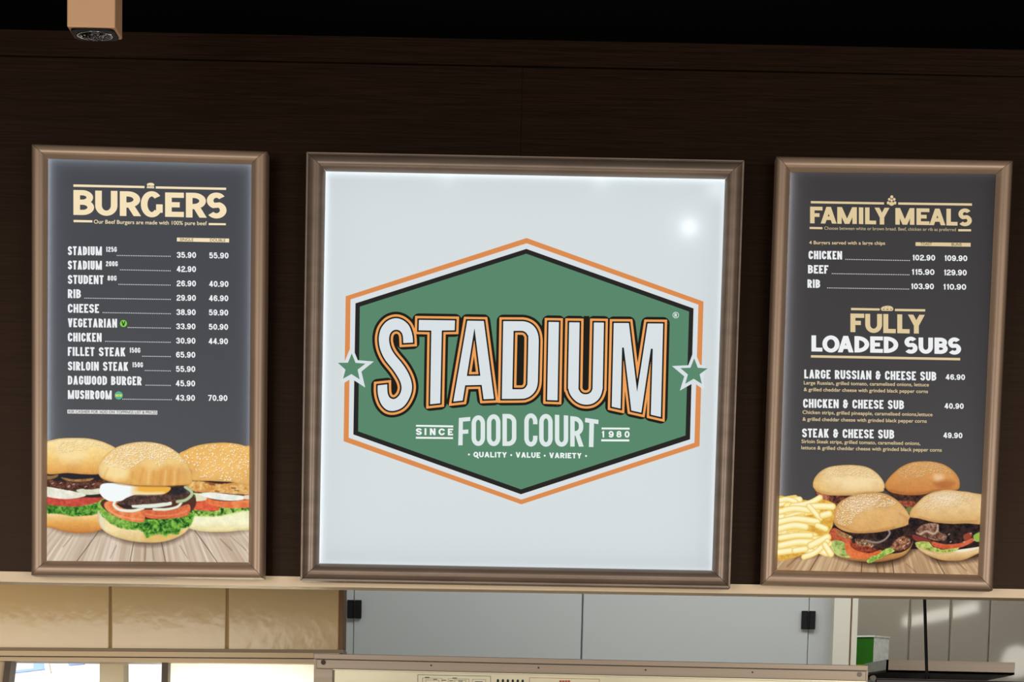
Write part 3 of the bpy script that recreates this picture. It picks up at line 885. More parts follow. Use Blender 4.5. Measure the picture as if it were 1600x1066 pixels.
    c.fill(q([(958, 600), (1030, 598), (1065, 630), (1130, 645), (1215, 630), (1185, 655), (1100, 662), (1010, 642), (965, 625)]), leaf_colour((208, 218, 130), (176, 192, 92), (110, 124, 60), 29, 6), 5, rough=2)
    c.fill(q([(1300, 560), (1345, 540), (1345, 590), (1310, 595)]), (150, 180, 76), 5)
    for a, e in ((1150, 555), (1280, 550), (1300, 590), (1240, 600), (1160, 600)):
        c.stroke(q([(a, e), (a + 7, e - 4)]), 1.2, (230, 215, 205), alpha=.85)
    b = [(918, 440), (930, 405), (960, 370), (1010, 325), (1070, 298), (1140, 288), (1220, 295), (1290, 305), (1400, 340), (1400, 482), (1250, 488), (1160, 490), (1060, 480), (980, 460), (928, 452)]
    c.fill(q(b), bun_colour((222, 186, 134), (232, 198, 144), (214, 168, 104), 766, 818, 67, (1420, 1445), (222, 168, 94)), 5)
    c.fill(q([(1060, 320), (1150, 310), (1220, 330), (1150, 370), (1070, 360)]), (246, 232, 206), soft=14, alpha=.6)
    c.seeds(q([(960, 400), (1000, 345), (1070, 308), (1160, 295), (1290, 315), (1335, 345), (1300, 370), (1200, 385), (1080, 405)]), 170, (246, 228, 194), (170, 122, 72), 2.1, 1.1, 15, 0.3)
    for l, w, cl, al in (([(480, 490), (600, 538), (690, 536), (830, 512)], 2.0, (150, 94, 48), .4), ([(860, 430), (905, 460), (880, 495)], 3, (190, 128, 70), .5), ([(360, 290), (500, 316), (700, 300)], 2, (176, 122, 66), .4), ([(800, 290), (930, 312), (1100, 290)], 3, (150, 84, 44), .4), ([(980, 450), (1100, 478), (1320, 474)], 2.5, (166, 108, 58), .4)):
        c.stroke(q(l), w, cl, alpha=al, soft=4)
    # fries
    pile = [(110, 352), (190, 330), (250, 340), (330, 352), (398, 345), (472, 372), (470, 420), (462, 500), (440, 545), (440, 580), (400, 620), (300, 670), (110, 690)]
    c.fill(q(pile), grainy((206, 150, 56), (234, 190, 92), 91, 8), 1)
    rs = random.Random(4)
    rnd = []
    for k in range(34):
        x, y = rs.uniform(120, 400), rs.uniform(350, 660)
        a = rs.uniform(-0.35, 0.35); L = rs.uniform(70, 130)
        rnd.append(((x, y), (x + L * math.cos(a), y + L * math.sin(a)), rs.uniform(34, 46)))
    rnd.sort(key=lambda r: r[0][1])
    for p0, p1, w in rnd:
        if p1[0] < 455:
            m = ((p0[0] + p1[0]) / 2, (p0[1] + p1[1]) / 2 - 4)
            v = rs.uniform(0.96, 1.03)
            pale = rs.random()
            c.stroke(q([p0, m, p1]), w / s, (252 * v, (230 + 14 * pale) * v, (146 + 60 * pale) * v), 1, edge=(232, 190, 88))
            c.stroke(q([(p0[0], p0[1] - 6), (m[0], m[1] - 6), (p1[0], p1[1] - 6)]), w / s * .35, (255, 248, 206), alpha=.55, soft=2.5)
    for pts, w in (([(130, 355), (190, 345), (240, 360)], 34), ([(220, 385), (320, 368), (385, 335)], 36), ([(330, 388), (400, 386), (460, 388)], 42), ([(140, 420), (230, 400), (320, 410)], 40), ([(320, 385), (360, 430), (385, 460)], 34),
                   ([(140, 480), (230, 462), (310, 468), (370, 478)], 40), ([(400, 440), (440, 430)], 42), ([(140, 520), (230, 500), (300, 508)], 44), ([(370, 500), (420, 520)], 36), ([(150, 575), (240, 560), (330, 560)], 38),
                   ([(150, 620), (250, 600), (340, 600)], 44), ([(140, 660), (215, 650)], 40), ([(235, 650), (300, 640)], 38), ([(330, 620), (390, 590), (430, 570)], 46), ([(290, 688), (360, 660), (430, 595)], 34), ([(415, 615), (450, 670)], 40)):
        c.stroke(q(pts), w / s, (252, 238, 170), 1, edge=(232, 188, 88))
        c.stroke(q([(a_, b_ - 5) for a_, b_ in pts]), w / s * .4, (255, 250, 214), alpha=.7, soft=2.5)
    return c


# ------------------------------------------------------------------ materials
M = {}
M['bronze'] = principled('bronze_frame', (174, 147, 125), 0.36, 0.3, 0.5, noise=(3, 3, 3), var=0.10)
M['bronze_dark'] = principled('dark_bronze_frame', (138, 120, 106), 0.34, 0.4, 0.5, noise=(6, 6, 30), var=0.16)
M['case'] = principled('case_metal', (40, 38, 36), 0.6)
M['black'] = principled('black_plastic', (9, 9, 9), 0.5, spec=0.25)
M['bolt'] = principled('bolt_steel', (120, 112, 100), 0.5, 0.5)
M['ceiling'] = principled('black_ceiling', (4, 4, 4), 0.95, spec=0.05)
M['floor'] = principled('floor_tile', (110, 100, 90), 0.5)


def wood_mat():
    m, n, l = new_mat('wenge_veneer')
    out = n.new('ShaderNodeOutputMaterial'); b = n.new('ShaderNodeBsdfPrincipled')
    tc = n.new('ShaderNodeTexCoord'); mp = n.new('ShaderNodeMapping'); nz = n.new('ShaderNodeTexNoise'); rp = n.new('ShaderNodeValToRGB')
    mp.inputs['Scale'].default_value = (7, 7, 520)
    nz.inputs['Scale'].default_value = 1.0; nz.inputs['Detail'].default_value = 6; nz.inputs['Roughness'].default_value = 0.6
    l.new(tc.outputs['Object'], mp.inputs[0]); l.new(mp.outputs[0], nz.inputs[0]); l.new(nz.outputs[0], rp.inputs[0])
    rp.color_ramp.elements[0].position = 0.35; rp.color_ramp.elements[1].position = 0.68
    rp.color_ramp.elements[0].color = (*lin((14, 6, 3)), 1); rp.color_ramp.elements[1].color = (*lin((40, 24, 16)), 1)
    l.new(rp.outputs[0], b.inputs['Base Color'])
    b.inputs['Roughness'].default_value = 0.33; b.inputs['Specular IOR Level'].default_value = 0.16
    b.inputs['Specular Tint'].default_value = (1.0, 0.66, 0.46, 1)
    l.new(b.outputs[0], out.inputs[0])
    return m


M['wood'] = wood_mat()
M['strip'] = principled('painted_aluminium_strip', (240, 216, 182), 0.45, 0.1)
M['tile'] = principled('glossy_tan_tile', (218, 190, 142), 0.13, 0.0, 0.33, noise=(2, 2, 2), var=0.06, bump=(34, 0.16, 0.003))
M['grout'] = principled('grout', (176, 148, 104), 0.8)
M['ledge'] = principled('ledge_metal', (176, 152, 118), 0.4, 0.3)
M['ledge_dark'] = principled('ledge_shadow_metal', (134, 116, 88), 0.5, 0.3)  # shade of the recessed band put into the metal's colour
M['coldroom'] = principled('white_coldroom_panel', (196, 198, 194), 0.5)
M['pillar'] = principled('cream_pillar', (228, 222, 202), 0.5)
M['rust'] = principled('rust_brown_sealant', (132, 96, 58), 0.7)
M['steel'] = principled('brushed_steel', (140, 125, 109), 0.35, 0.55, noise=(1.5, 4, 60), var=0.07)
M['steel_bright'] = principled('bright_steel', (206, 198, 170), 0.3, 0.4, noise=(5, 5, 5), var=0.10)
M['cladding'] = principled('grey_wall_cladding', (142, 136, 124), 0.06, 0.0, 0.5, bump=(5, 0.03, 0.01))
M['screw'] = principled('dark_screw', (46, 36, 30), 0.4, 0.6)
M['chrome'] = principled('chrome', (220, 220, 220), 0.08, 1.0)
M['lampbody'] = principled('tan_lamp_paint', (228, 178, 134), 0.5)
M['lens'] = principled('lens_glass', (96, 100, 104), 0.04, 1.0)
M['green_can'] = principled('green_carton', (44, 104, 28), 0.35)
M['yellow'] = principled('yellow_green_band', (168, 176, 40), 0.5)
M['white_card'] = principled('white_carton', (216, 218, 210), 0.6, noise=(40, 40, 60), var=0.12)
M['oven'] = principled('dark_oven_enamel', (46, 36, 30), 0.4)
M['label_ink'] = principled('label_ink', (70, 66, 58), 0.7)
M['label_red'] = principled('label_red', (186, 74, 60), 0.6)
M['outside_wall'] = principled('outside_white_wall', (240, 240, 238), 0.8)
M['outside_blue'] = principled('outside_blue_awning', (138, 166, 224), 0.8)
M['outside_beige'] = principled('beige_post', (232, 224, 200), 0.7)
M['post_dark'] = principled('dark_window_post', (84, 64, 44), 0.5)

CREAM = emit('print_cream', (246, 226, 186))
GOLD = emit('print_gold', (222, 200, 156))
WHITE = emit('print_white', (238, 240, 242))
DARKPRINT = emit('print_dark', (52, 48, 44))
PHOTO = emit_attr('print_photograph')


# ------------------------------------------------------------------ setting: bulkhead, ceiling, floor
def struct(o):
    o['kind'] = 'structure'
    return o


WY = 0.09                                        # front face of the dark wood bulkhead
zc = at(800, 63, WY).z                           # ceiling meets bulkhead
zg = at(800, 103.5, WY).z                        # groove under the top band
zb = at(800, 915, WY).z                          # lower edge
xs_ = at(815, 170, WY).x                         # joint between two boards
mb = MB()
mb.box(-3.2, xs_ - 0.0004, WY, WY + 0.10, zb, zg - 0.004)
mb.box(xs_ + 0.0004, 3.2, WY, WY + 0.10, zb, zg - 0.004)
mb.box(-3.2, 3.2, WY + 0.012, WY + 0.09, zb + 0.01, zg + 0.02)
struct(mb.build('wall_front', M['wood']))
mb = MB()
mb.box(-3.2, 3.2, WY - 0.006, WY + 0.10, zg, zc + 0.02)
struct(mb.build('trim_1', M['wood']))
mb = MB(); mb.box(-6, 6, -9.5, WY + 0.1, zc, zc + 0.05)
struct(mb.build('ceiling', M['ceiling']))
mb = MB(); mb.box(-6, 6, -10, 7.5, -0.05, 0)
struct(mb.build('floor', M['floor']))
mb = MB()
mb.pxbox([(-1240, 871.4), (2880, 943.3), (2880, 955.4), (-1240, 889.3)], WY - 0.012, WY + 0.10)
strip = struct(mb.build('trim_2', M['strip']))
for sx, sy in ((299, 912), (815, 919), (1331, 930.5)):
    mb = MB(); p = at(sx, sy, WY + 0.03)
    mb.cyl(p - Vector((0, 0, 0.002)), 0.006, (0, 0, 1), 0.006, 12)
    mb.build('screw', M['chrome'], strip)


# ------------------------------------------------------------------ light boxes
def lerp(a, b, t):
    return a + (b - a) * t


def light_box(name, outer, inner, profile, frame_mat, label, cat, group, panel_mat, led, level, base_y=0.05):
    po = [at(x, y, 0) for x, y in outer]; pi = [at(x, y, 0) for x, y in inner]
    base = (po[2] + po[3]) / 2
    root = empty(name, (base.x, 0.05, base.z), label, cat, group)
    S = lambda k, s, y: Vector((lerp(po[k].x, pi[k].x, s), y, lerp(po[k].z, pi[k].z, s)))
    loop = profile + [(1, -0.002), (0.55, -0.002), (0.5, -base_y), (0, -base_y)]
    for k in range(4):
        j = (k + 1) % 4
        e = (po[j] - po[k]).normalized() * 0.0006
        mb = MB()
        mb.prism([S(k, s, -h) + e for s, h in loop], [S(j, s, -h) - e for s, h in loop])
        o = mb.build('frame_rail', frame_mat, root)
        for pl in o.data.polygons:
            pl.use_smooth = True
        o.data.set_sharp_from_angle(angle=math.radians(32))
    mb = MB()
    for k in range(4):
        j = (k + 1) % 4
        mb.prism([S(k, .56, .005), S(k, .72, .005), S(k, .72, .062), S(k, .56, .062)], [S(j, .56, .005), S(j, .72, .005), S(j, .72, .062), S(j, .56, .062)])
    mb.prism([S(k, .56, .060) for k in range(4)], [S(k, .56, .066) for k in range(4)])
    mb.prism([S(k, 2.2, .066) for k in range(4)], [S(k, 2.2, WY) for k in range(4)])
    mb.build('case', M['case'], root)
    mb = MB(); mb.poly([S(k, .74, .034) for k in range(4)])
    mb.build('backlight', level, root)
    for k in range(4):
        if led[k] <= 0:
            continue
        j = (k + 1) % 4
        mb = MB()
        mb.prism([S(k, .84, .010), S(k, .97, .010), S(k, .97, .014), S(k, .84, .014)], [S(j, .84, .010), S(j, .97, .010), S(j, .97, .014), S(j, .84, .014)])
        mb.build('lamp_strip', emit('led_strip', (246, 250, 252), led[k]), root)
    mb = MB(); mb.poly([S(k, .60, .0035) for k in range(4)])
    panel = mb.build('poster', panel_mat, root)
    return root, panel, S


PROF_SIDE = [(0, .000), (.04, .006), (.10, .010), (.18, .0125), (.30, .0138), (.50, .0138), (.66, .0125), (.78, .009), (.90, .004), (1, .000)]
PROF_LOGO = [(0, .006), (.02, .009), (.10, .009), (.115, .006), (.13, .006), (.145, .0095), (.22, .0135), (.34, .017), (.5, .0185), (.66, .017), (.8, .0125), (.92, .006), (1, .000)]
Y0 = 0.0031
DY = 0.00022

BACK = emit('backlight_panel', (255, 255, 255), 1.0)
BACK2 = emit('backlight_panel_dim', (255, 255, 253), 1.03)

def rules(p, mat, y):
    for f in p.f:
        r = PX(); r.poly([p.v[i] for i in f]); r.build('rule_line', mat, post, y)


# ---- burger menu
root, post, S = light_box('menu_board', [(49.5, 225.2), (417.6, 236.6), (412, 904.5), (49, 899.4)],
                          [(75.1, 248), (392.8, 256.9), (388.5, 879.1), (73, 876.6)], PROF_SIDE, M['bronze'],
                          'bronze-framed lit menu board headed BURGERS with three burgers on its poster', 'menu board', 'lit menu boards on the bulkhead',
                          translucent('poster_film_slate', (70, 72, 77)), (9, 10, 0, 16), BACK)
post['label'] = 'slate grey poster of burger prices'
pic = paint_burgers()
pic.build({4: ('tabletop_picture', 'printed pale plank table top'), 1: ('burger_picture', 'printed burger with mushrooms and onion, cut by the left edge'),
           3: ('burger_picture', 'printed chicken burger with large sesame seeds, cut by the right edge'),
           2: ('burger_picture', 'printed front burger with fried egg and frilly lettuce')}, PHOTO, post, Y0)
p = PX()
BOX = [('B', 114.7, 147.0, 297.2, 336.1), ('U', 148.8, 183.5, 298.2, 337.3), ('R', 187.2, 220.1, 299.1, 337.7), ('g', 220.1, 254.2, 298.9, 339.6),
       ('E', 258, 287.3, 301, 339.1), ('R', 290.5, 322.8, 301.4, 340.1), ('s', 322.4, 353.9, 301.0, 341.4)]
for ch, a, b, t_, u_ in BOX:
    k = 0.008 * (b - a)
    draw_glyph(p, ch, a, b, t_ - k, t_ + k, u_ - k, u_ + k, 10.3, 8.1)
p.build('headline', CREAM, post, Y0 - DY)
p = PX()
p.poly([(114.7, 288.2), (225.8, 290.7), (225.8, 294.1), (114.7, 291.9)])
p.poly([(243.4, 291.3), (353.3, 293.4), (353.3, 296.9), (243.4, 294.7)])
p.poly([(114.9, 343.7), (144.3, 344.3), (144.3, 347.7), (114.9, 347.2)])
p.poly([(326.1, 348.6), (352.9, 349.0), (352.9, 352.0), (326.1, 351.9)])
rules(p, CREAM, Y0 - DY)
p = PX()
p.poly([(229.4, 288.2), (230.6, 286.9), (233, 286), (235.5, 285.8), (238, 286), (240, 287), (241.2, 288.6), (240.6, 290), (229.8, 289.6)])
p.poly([(230, 290.2), (231.8, 290.3), (233.2, 291.4), (234.5, 290.4), (240.5, 290.7), (240.4, 292), (230.1, 291.8)])
p.poly([(229.3, 292.3), (241, 292.6), (241, 294.4), (229.3, 294)])
p.build('burger_icon', CREAM, post, Y0 - DY)
p = PX(); small_text(p, 'Our Beef Burgers are made with 100% pure beef', 146.6, 323.2, 349.3, 352.0, 6.0, 0.008)
p.build('subtitle', CREAM, post, Y0 - DY)
p = PX(); p.poly([(276.4, 371.4), (358, 372.9), (358, 379.0), (276.4, 377.3)])
b = p.build('column_header', CREAM, post, Y0 - DY)
for tx, a, b, y in (('SINGLE', 280.8, 302.3, 376.6), ('DOUBLE', 328.2, 352.2, 377.6)):
    p = PX(); small_text(p, tx, a, b, y, y + .4, 4.6, 0.004); p.build('column_title', DARKPRINT, post, Y0 - 2 * DY)
ROWS = [('STADIUM', 106, 159.2, 399.0, ('125G', 165.5, 182.5, 393.6), (183.3, 265.8, 399.3, 400.6), ('35.90', 403.0, 276.2), ('55.90', 403.8, 326.9)),
        ('STADIUM', 106, 159.2, 421.4, ('200G', 165.5, 184.0, 416.1), (188.3, 265.8, 421.7, 423.3), ('42.90', 425.0, 276.1), None),
        ('STUDENT', 106, 161.8, 444.0, ('80G', 168.0, 182.2, 438.6), (185.8, 265.8, 444.4, 445.7), ('26.90', 447.5, 276.0), ('40.90', 448.2, 326.8)),
        ('RIB', 106, 126.4, 466.0, None, (132.6, 266, 466.0, 468.0), ('29.90', 470.0, 275.9), ('46.90', 470.6, 326.6)),
        ('CHEESE', 106, 154.7, 489.0, None, (161, 266, 488.6, 490.4), ('38.90', 492.4, 275.6), ('59.90', 492.9, 326.4)),
        ('VEGETARIAN', 106, 182.9, 511.8, None, (200.3, 266, 511.9, 512.9), ('33.90', 514.6, 275.3), ('50.90', 515.3, 326.2)),
        ('CHICKEN', 106, 158.8, 534.1, None, (164.9, 266, 533.5, 535.1), ('30.90', 537.0, 275.2), ('44.90', 537.8, 326.0)),
        ('FILLET STEAK', 106, 196.0, 556.7, ('150G', 202.3, 219.2, 551.3), (223, 266, 556.8, 557.4), ('65.90', 558.9, 275.0), None),
        ('SIRLOIN STEAK', 106, 200.3, 579.4, ('150G', 206.6, 223.4, 574.0), (227, 266, 579.1, 579.7), ('55.90', 581.2, 274.9), None),
        ('DAGwOOD BURGER', 106, 221.4, 601.8, None, (228.2, 266, 602.0, 602.5), ('45.90', 603.7, 274.7), None),
        ('MUSHROOM', 106, 174.5, 624.0, None, (192.3, 267.6, 623.9, 624.8), ('43.90', 626.3, 274.5), ('70.90', 626.5, 325.2))]
for nm, a, b_, base, wt, dt, s1, s2 in ROWS:
    sl = 0.010 * (b_ - a)
    p = PX(); text_line(p, nm, a, b_, base - sl * .6, base + sl * .4, 13.8, 2.9, 2.6, fmax=3.4, gap=1.35, space=0.55)
    p.build('item_name', WHITE, post, Y0 - DY)
    if wt:
        p = PX(); text_line(p, wt[0], wt[1], wt[2], wt[3], wt[3] + .2, 8.0, 1.6, 1.4, fmax=2.0, gap=0.95)
        p.build('portion_weight', WHITE, post, Y0 - DY)
    p = PX(); dots(p, *dt); p.build('dotted_leader', WHITE, post, Y0 - DY)
    for sp in (s1, s2):
        if sp:
            p = PX(); text_line(p, sp[0], sp[2], sp[2] + 30.2, sp[1], sp[1] + .3, 9.2, 1.95, 1.7, gap=0.85)
            p.build('price', WHITE, post, Y0 - DY)
p = PX(); p.disc(192.9, 505.7, 5.5)
p.build('vegetarian_badge', emit('print_leaf_green', (132, 206, 82)), post, Y0 - DY, label='round green badge with a V')
p = PX(); text_line(p, 'V', 189.7, 196.1, 509.2, 509.2, 7.0, 1.7, 1.5)
p.build('badge_letter', emit('print_deep_green', (32, 62, 30)), post, Y0 - 2 * DY)
p = PX(); p.disc(185.5, 618, 6.4)
p.build('new_badge', emit('print_teal', (88, 176, 148)), post, Y0 - DY, label='round teal badge reading NEW')
p = PX(); text_line(p, 'NEw', 180.6, 190.4, 620.0, 620.0, 3.8, 1.0, .8, gap=.5)
p.build('badge_letter', emit('print_lemon', (226, 226, 74)), post, Y0 - 2 * DY)
p = PX(); p.poly([(105.2, 640.3), (245.8, 641.8), (245.8, 648.0), (105.2, 646.3)])
p.build('note_band', emit('print_offwhite', (226, 226, 226)), post, Y0 - DY)
p = PX(); small_text(p, "ASK CASHIER FOR 'ADD ON' TOPPINGS LIST & PRICES", 106.2, 244.8, 645.4, 646.9, 4.5, 0.004)
p.build('note', DARKPRINT, post, Y0 - 2 * DY)

# ---- family meals and subs menu
root, post, S = light_box('menu_board', [(1213.1, 244.4), (1582.7, 251), (1550.9, 923.1), (1190, 913.1)],
                          [(1234.7, 268.9), (1556.4, 272), (1527.8, 898.7), (1214.1, 890.8)], PROF_SIDE, M['bronze'],
                          'bronze-framed lit menu board headed FAMILY MEALS with chips and four burgers on its poster', 'menu board', 'lit menu boards on the bulkhead',
                          translucent('poster_film_charcoal', (62, 60, 61)), (3, 0.0, 0, 20), BACK)
post['label'] = 'charcoal poster of family meal and sub prices'
pic = paint_family()
pic.build({6: ('tabletop_picture', 'printed brown plank table top'), 1: ('chips_picture', 'printed heap of pale yellow chips'),
           2: ('burger_picture', 'printed pale burger at the back'), 3: ('burger_picture', 'printed golden brown burger at the back'),
           4: ('burger_picture', 'printed front burger with tomato slice'), 5: ('burger_picture', 'printed burger cut by the right edge')}, PHOTO, post, Y0)
p = PX()
BOX = [('F', 1265.8, 1285.2, 323.1, 349.1), ('A', 1282.3, 1307.2, 323.4, 349.4), ('M', 1308.2, 1338.8, 323.8, 349.9), ('I', 1341.7, 1349.2, 324.2, 350.2),
       ('L', 1351.7, 1368.9, 324.4, 350.5), ('Y', 1366.6, 1389.6, 324.7, 350.9), ('M', 1399, 1428.7, 325.2, 351.2), ('E', 1432, 1452.2, 325.7, 351.6),
       ('A', 1452, 1477.2, 326.1, 352.0), ('L', 1478.8, 1496.1, 326.4, 352.5), ('s', 1497, 1518.4, 325.9, 353.5)]
for ch, a, b, t_, u_ in BOX:
    draw_glyph(p, ch, a, b, t_ - .15, t_ + .15, u_ - .15, u_ + .15, 6.9, 5.7)
p.build('headline', GOLD, post, Y0 - DY)
p = PX()
p.poly([(1266.9, 314.3), (1381.3, 316.2), (1381.3, 319.6), (1266.9, 317.8)])
p.poly([(1403.5, 316.4), (1518.7, 317.9), (1518.7, 321.5), (1403.5, 319.9)])
p.poly([(1265, 354.6), (1285, 355), (1285, 358.3), (1265, 357.9)])
p.poly([(1497.2, 358.1), (1517.3, 358.3), (1517.3, 361.6), (1497.2, 361.5)])
p.poly([(1329.8, 481.2), (1374.5, 482.1), (1374.5, 485.4), (1329.8, 484.8)])
p.poly([(1398.3, 482.7), (1445.6, 483.3), (1445.6, 486.9), (1398.3, 486.2)])
p.poly([(1267, 555.1), (1500.3, 559.5), (1500.3, 563.3), (1267, 558.9)])
rules(p, GOLD, Y0 - DY)
p = PX()
for cx, cy, r in ((1393.4, 307.8, 2.4), (1389.5, 311.6, 2.1), (1397.2, 311.6, 2.1), (1387.8, 317.0, 2.2), (1398.4, 317.0, 2.2), (1393.2, 313.4, 1.9)):
    p.disc(cx, cy, r, r * 1.05, 18)
p.disc(1393.1, 318.6, 3.9, 3.0); p.poly([(1386.2, 316.5), (1390, 315.6), (1389.8, 319.6), (1386, 319.2)]); p.poly([(1396.4, 315.6), (1400, 316.6), (1400, 319.4), (1396.4, 319.6)])
p.build('family_icon', GOLD, post, Y0 - DY, label='gold group of heads icon')
p = PX()
p.poly([(1376.3, 483.5), (1376.8, 481.2), (1379, 479.4), (1383, 478.2), (1387.5, 477.8), (1391.5, 478.4), (1394.5, 480), (1395.8, 482.2), (1395.6, 484.6), (1393.8, 486), (1378, 485.8)])
sub = p.build('sub_icon', GOLD, post, Y0 - DY, label='gold sub roll icon')
p = PX()
for cx, cy, a, b in ((1380.8, 483.4, 1.5, .6), (1386.6, 483.5, 1.7, .6), (1392.5, 483.5, 1.5, .6), (1382, 479.8, .4, .7), (1387.2, 479.4, .4, .7)):
    p.disc(cx, cy, a, b, 12)
p.build('icon_marks', DARKPRINT, post, Y0 - 2 * DY)
p = PX(); small_text(p, 'Choose between white or brown bread. Beef, chicken or rib as preferred', 1288, 1493.6, 358.9, 361.3, 5.0, 0.004)
p.build('subtitle', emit('print_gold_thin', (196, 178, 140)), post, Y0 - DY)
p = PX(); small_text(p, '4 Burgers served with a large chips', 1264.3, 1383, 381.6, 382.6, 5.3, 0.014)
p.build('subtitle', GOLD, post, Y0 - DY)
p = PX(); p.poly([(1430.6, 378.6), (1516.6, 379.7), (1516.5, 385.6), (1430.5, 384.3)])
p.build('column_header', GOLD, post, Y0 - DY)
for tx, a, b, y in (('TOAST', 1438.2, 1456.1, 383.4), ('BUNS', 1486.8, 1502.6, 384.2)):
    p = PX(); small_text(p, tx, a, b, y, y + .3, 4.6, 0.004); p.build('column_title', DARKPRINT, post, Y0 - 2 * DY)
for nm, a, b, y0, y1 in (('CHICKEN', 1263.4, 1315.7, 405.0, 405.6), ('BEEF', 1262.5, 1294.4, 427.3, 427.7), ('RIB', 1261.7, 1281.5, 449.8, 450.1)):
    p = PX(); text_line(p, nm, a, b, y0, y1, 13.1, 2.9, 2.6, fmax=3.3, gap=1.3); p.build('item_name', WHITE, post, Y0 - DY)
for d in ((1321.5, 1421, 405.4, 407.2), (1300.4, 1420.2, 427.7, 429.5), (1293.1, 1419.6, 450.0, 451.9)):
    p = PX(); dots(p, *d); p.build('dotted_leader', WHITE, post, Y0 - DY)
for tx, a, b, y in (('102.90', 1425.2, 1461.2, 407.2), ('109.90', 1475.2, 1511.4, 408.0), ('115.90', 1424, 1460.1, 429.6), ('129.90', 1474.3, 1510.5, 430.4), ('103.90', 1423, 1459.2, 452.0), ('110.90', 1473.3, 1509.7, 452.8)):
    p = PX(); text_line(p, tx, a, b, y - .2, y + .2, 8.9, 1.95, 1.7, gap=0.85); p.build('price', WHITE, post, Y0 - DY)
for tx, a, b, y in (('46.90', 1477.6, 1507.9, 593.8), ('40.90', 1475.8, 1505.8, 639.0), ('49.90', 1474, 1503.8, 684.9)):
    p = PX(); text_line(p, tx, a, b, y - .2, y + .2, 8.7, 1.95, 1.7, gap=0.85); p.build('price', WHITE, post, Y0 - DY)
for nm, a, b, y0, y1 in (('LARGE RUSSIAN & CHEESE SUB', 1256.7, 1463, 591.4, 595.0), ('CHICKEN & CHEESE SUB', 1254.9, 1412.5, 637.2, 639.6), ('STEAK & CHEESE SUB', 1253.3, 1397.2, 683.5, 685.7)):
    p = PX(); text_line(p, nm, a, b, y0, y1, 13.8, 2.9, 2.6, fmax=3.3, gap=1.35, space=0.55); p.build('item_name', WHITE, post, Y0 - DY)
for tx, a, b, y0, y1 in (('Large Russian, grilled tomato, caramelised onions, lettuce', 1255.9, 1451.4, 600.8, 604.0), ('& grilled cheddar cheese with grinded black pepper corns', 1255.9, 1450, 611.2, 614.4),
                         ('Chicken strips, grilled pineapple, caramelised onions,lettuce', 1254, 1457, 646.8, 650.6), ('& grilled cheddar cheese with grinded black pepper corns', 1254, 1448, 657.6, 660.8),
                         ('Sirloin Steak strips, grilled tomato, caramelised onions,', 1252.3, 1438, 692.4, 695.6), ('lettuce & grilled cheddar cheese with grinded black pepper corns', 1252, 1471.4, 702.2, 706.0)):
    p = PX(); small_text(p, tx, a, b, y0, y1, 5.5, 0.012); p.build('description_line', GOLD, post, Y0 - DY)
p = PX()
for ch, a, b, t_, u_ in (('F', 1328.8, 1350.3, 490.2, 519.2), ('U', 1351.9, 1378.2, 490.7, 520.4), ('L', 1380.2, 1399.6, 491.0, 520.7), ('L', 1402, 1421.3, 491.5, 521.0), ('Y', 1418.8, 1444.8, 491.9, 521.3)):
    draw_glyph(p, ch, a, b, t_ - .2, t_ + .2, u_ - .2, u_ + .2, 7.7, 6.6)
p.build('headline', GOLD, post, Y0 - DY)
p = PX()
for ch, a, b, t_, u_ in (('L', 1267.9, 1285, 524.3, 549.4), ('O', 1285, 1311.7, 524.3, 551.0), ('A', 1309, 1333.8, 525, 550.8), ('D', 1335.1, 1358.1, 525.5, 551.0), ('E', 1359.7, 1379.5, 525.9, 551.3), ('D', 1380.9, 1403.5, 526.3, 551.7),
                         ('s', 1412.7, 1433.7, 526.3, 552.8), ('U', 1435.3, 1457.7, 527.7, 552.9), ('B', 1460.1, 1480.8, 527.8, 553.1), ('s', 1480.8, 1501.7, 527.5, 554.3)):
    draw_glyph(p, ch, a, b, t_ - .15, t_ + .15, u_ - .15, u_ + .15, 7.2, 6.0)
p.build('headline', WHITE, post, Y0 - DY, label='white LOADED SUBS heading')

# ---- the food court's emblem
root, post, S = light_box('logo_sign', [(479, 238.2), (1163.1, 251.3), (1140.7, 919.5), (469.5, 908)],
                          [(508.9, 267.6), (1132.9, 280), (1112.5, 891.7), (498.7, 880.5)], PROF_LOGO, M['bronze_dark'],
                          'large square white lit sign with green hexagon emblem between the two menu boards', 'sign', None,
                          translucent('sign_film_white', (214, 221, 225)), (2.8, 1.8, 1.4, 2.8), BACK2)
for hx, hy, r in ((1076, 358, .014), (940, 286, .007), (1118, 300, .009), (700, 282, .006)):
    mb = MB(); mb.cyl(at(hx, hy, .026), r, (0, 1, 0), .004, 16)
    mb.build('lamp_module', emit('led_module', (250, 252, 252), 3.0), root)
Z = lambda k: Y0 - DY * k
ORANGE = emit('print_orange', (219, 140, 80))
LORANGE = emit('print_light_orange', (238, 162, 92))
INK = emit('print_black', (42, 40, 38))
GREEN = emit('print_green', (90, 136, 108))
SWHITE = emit('print_sign_white', (218, 225, 229))
BWHITE = emit('print_bright_white', (240, 246, 244))
ho = [(822.8, 372.0), (1099.2, 471.3), (1093, 697.3), (814.6, 788.3), (536.9, 689.7), (540.1, 463.1)]
hi = [(822.8, 380.3), (1091.3, 476.2), (1085, 692), (814.5, 780.9), (544.8, 684.1), (547.7, 468)]
ko = [(822.4, 389.0), (1083.7, 482.1), (1078.2, 686.7), (814, 772.6), (552.1, 679.1), (555.4, 474.1)]
ki = [(822.3, 396.6), (1076.6, 487), (1071.1, 680.7), (814, 764.9), (559.6, 674.2), (562.3, 479.3)]
p = PX(); p.ring(ho, hi); p.build('hexagon_border', ORANGE, post, Z(1), label='orange hexagon border')
p = PX(); p.ring(hi, ko); p.build('hexagon_gap', SWHITE, post, Z(1), label='white hexagon band')
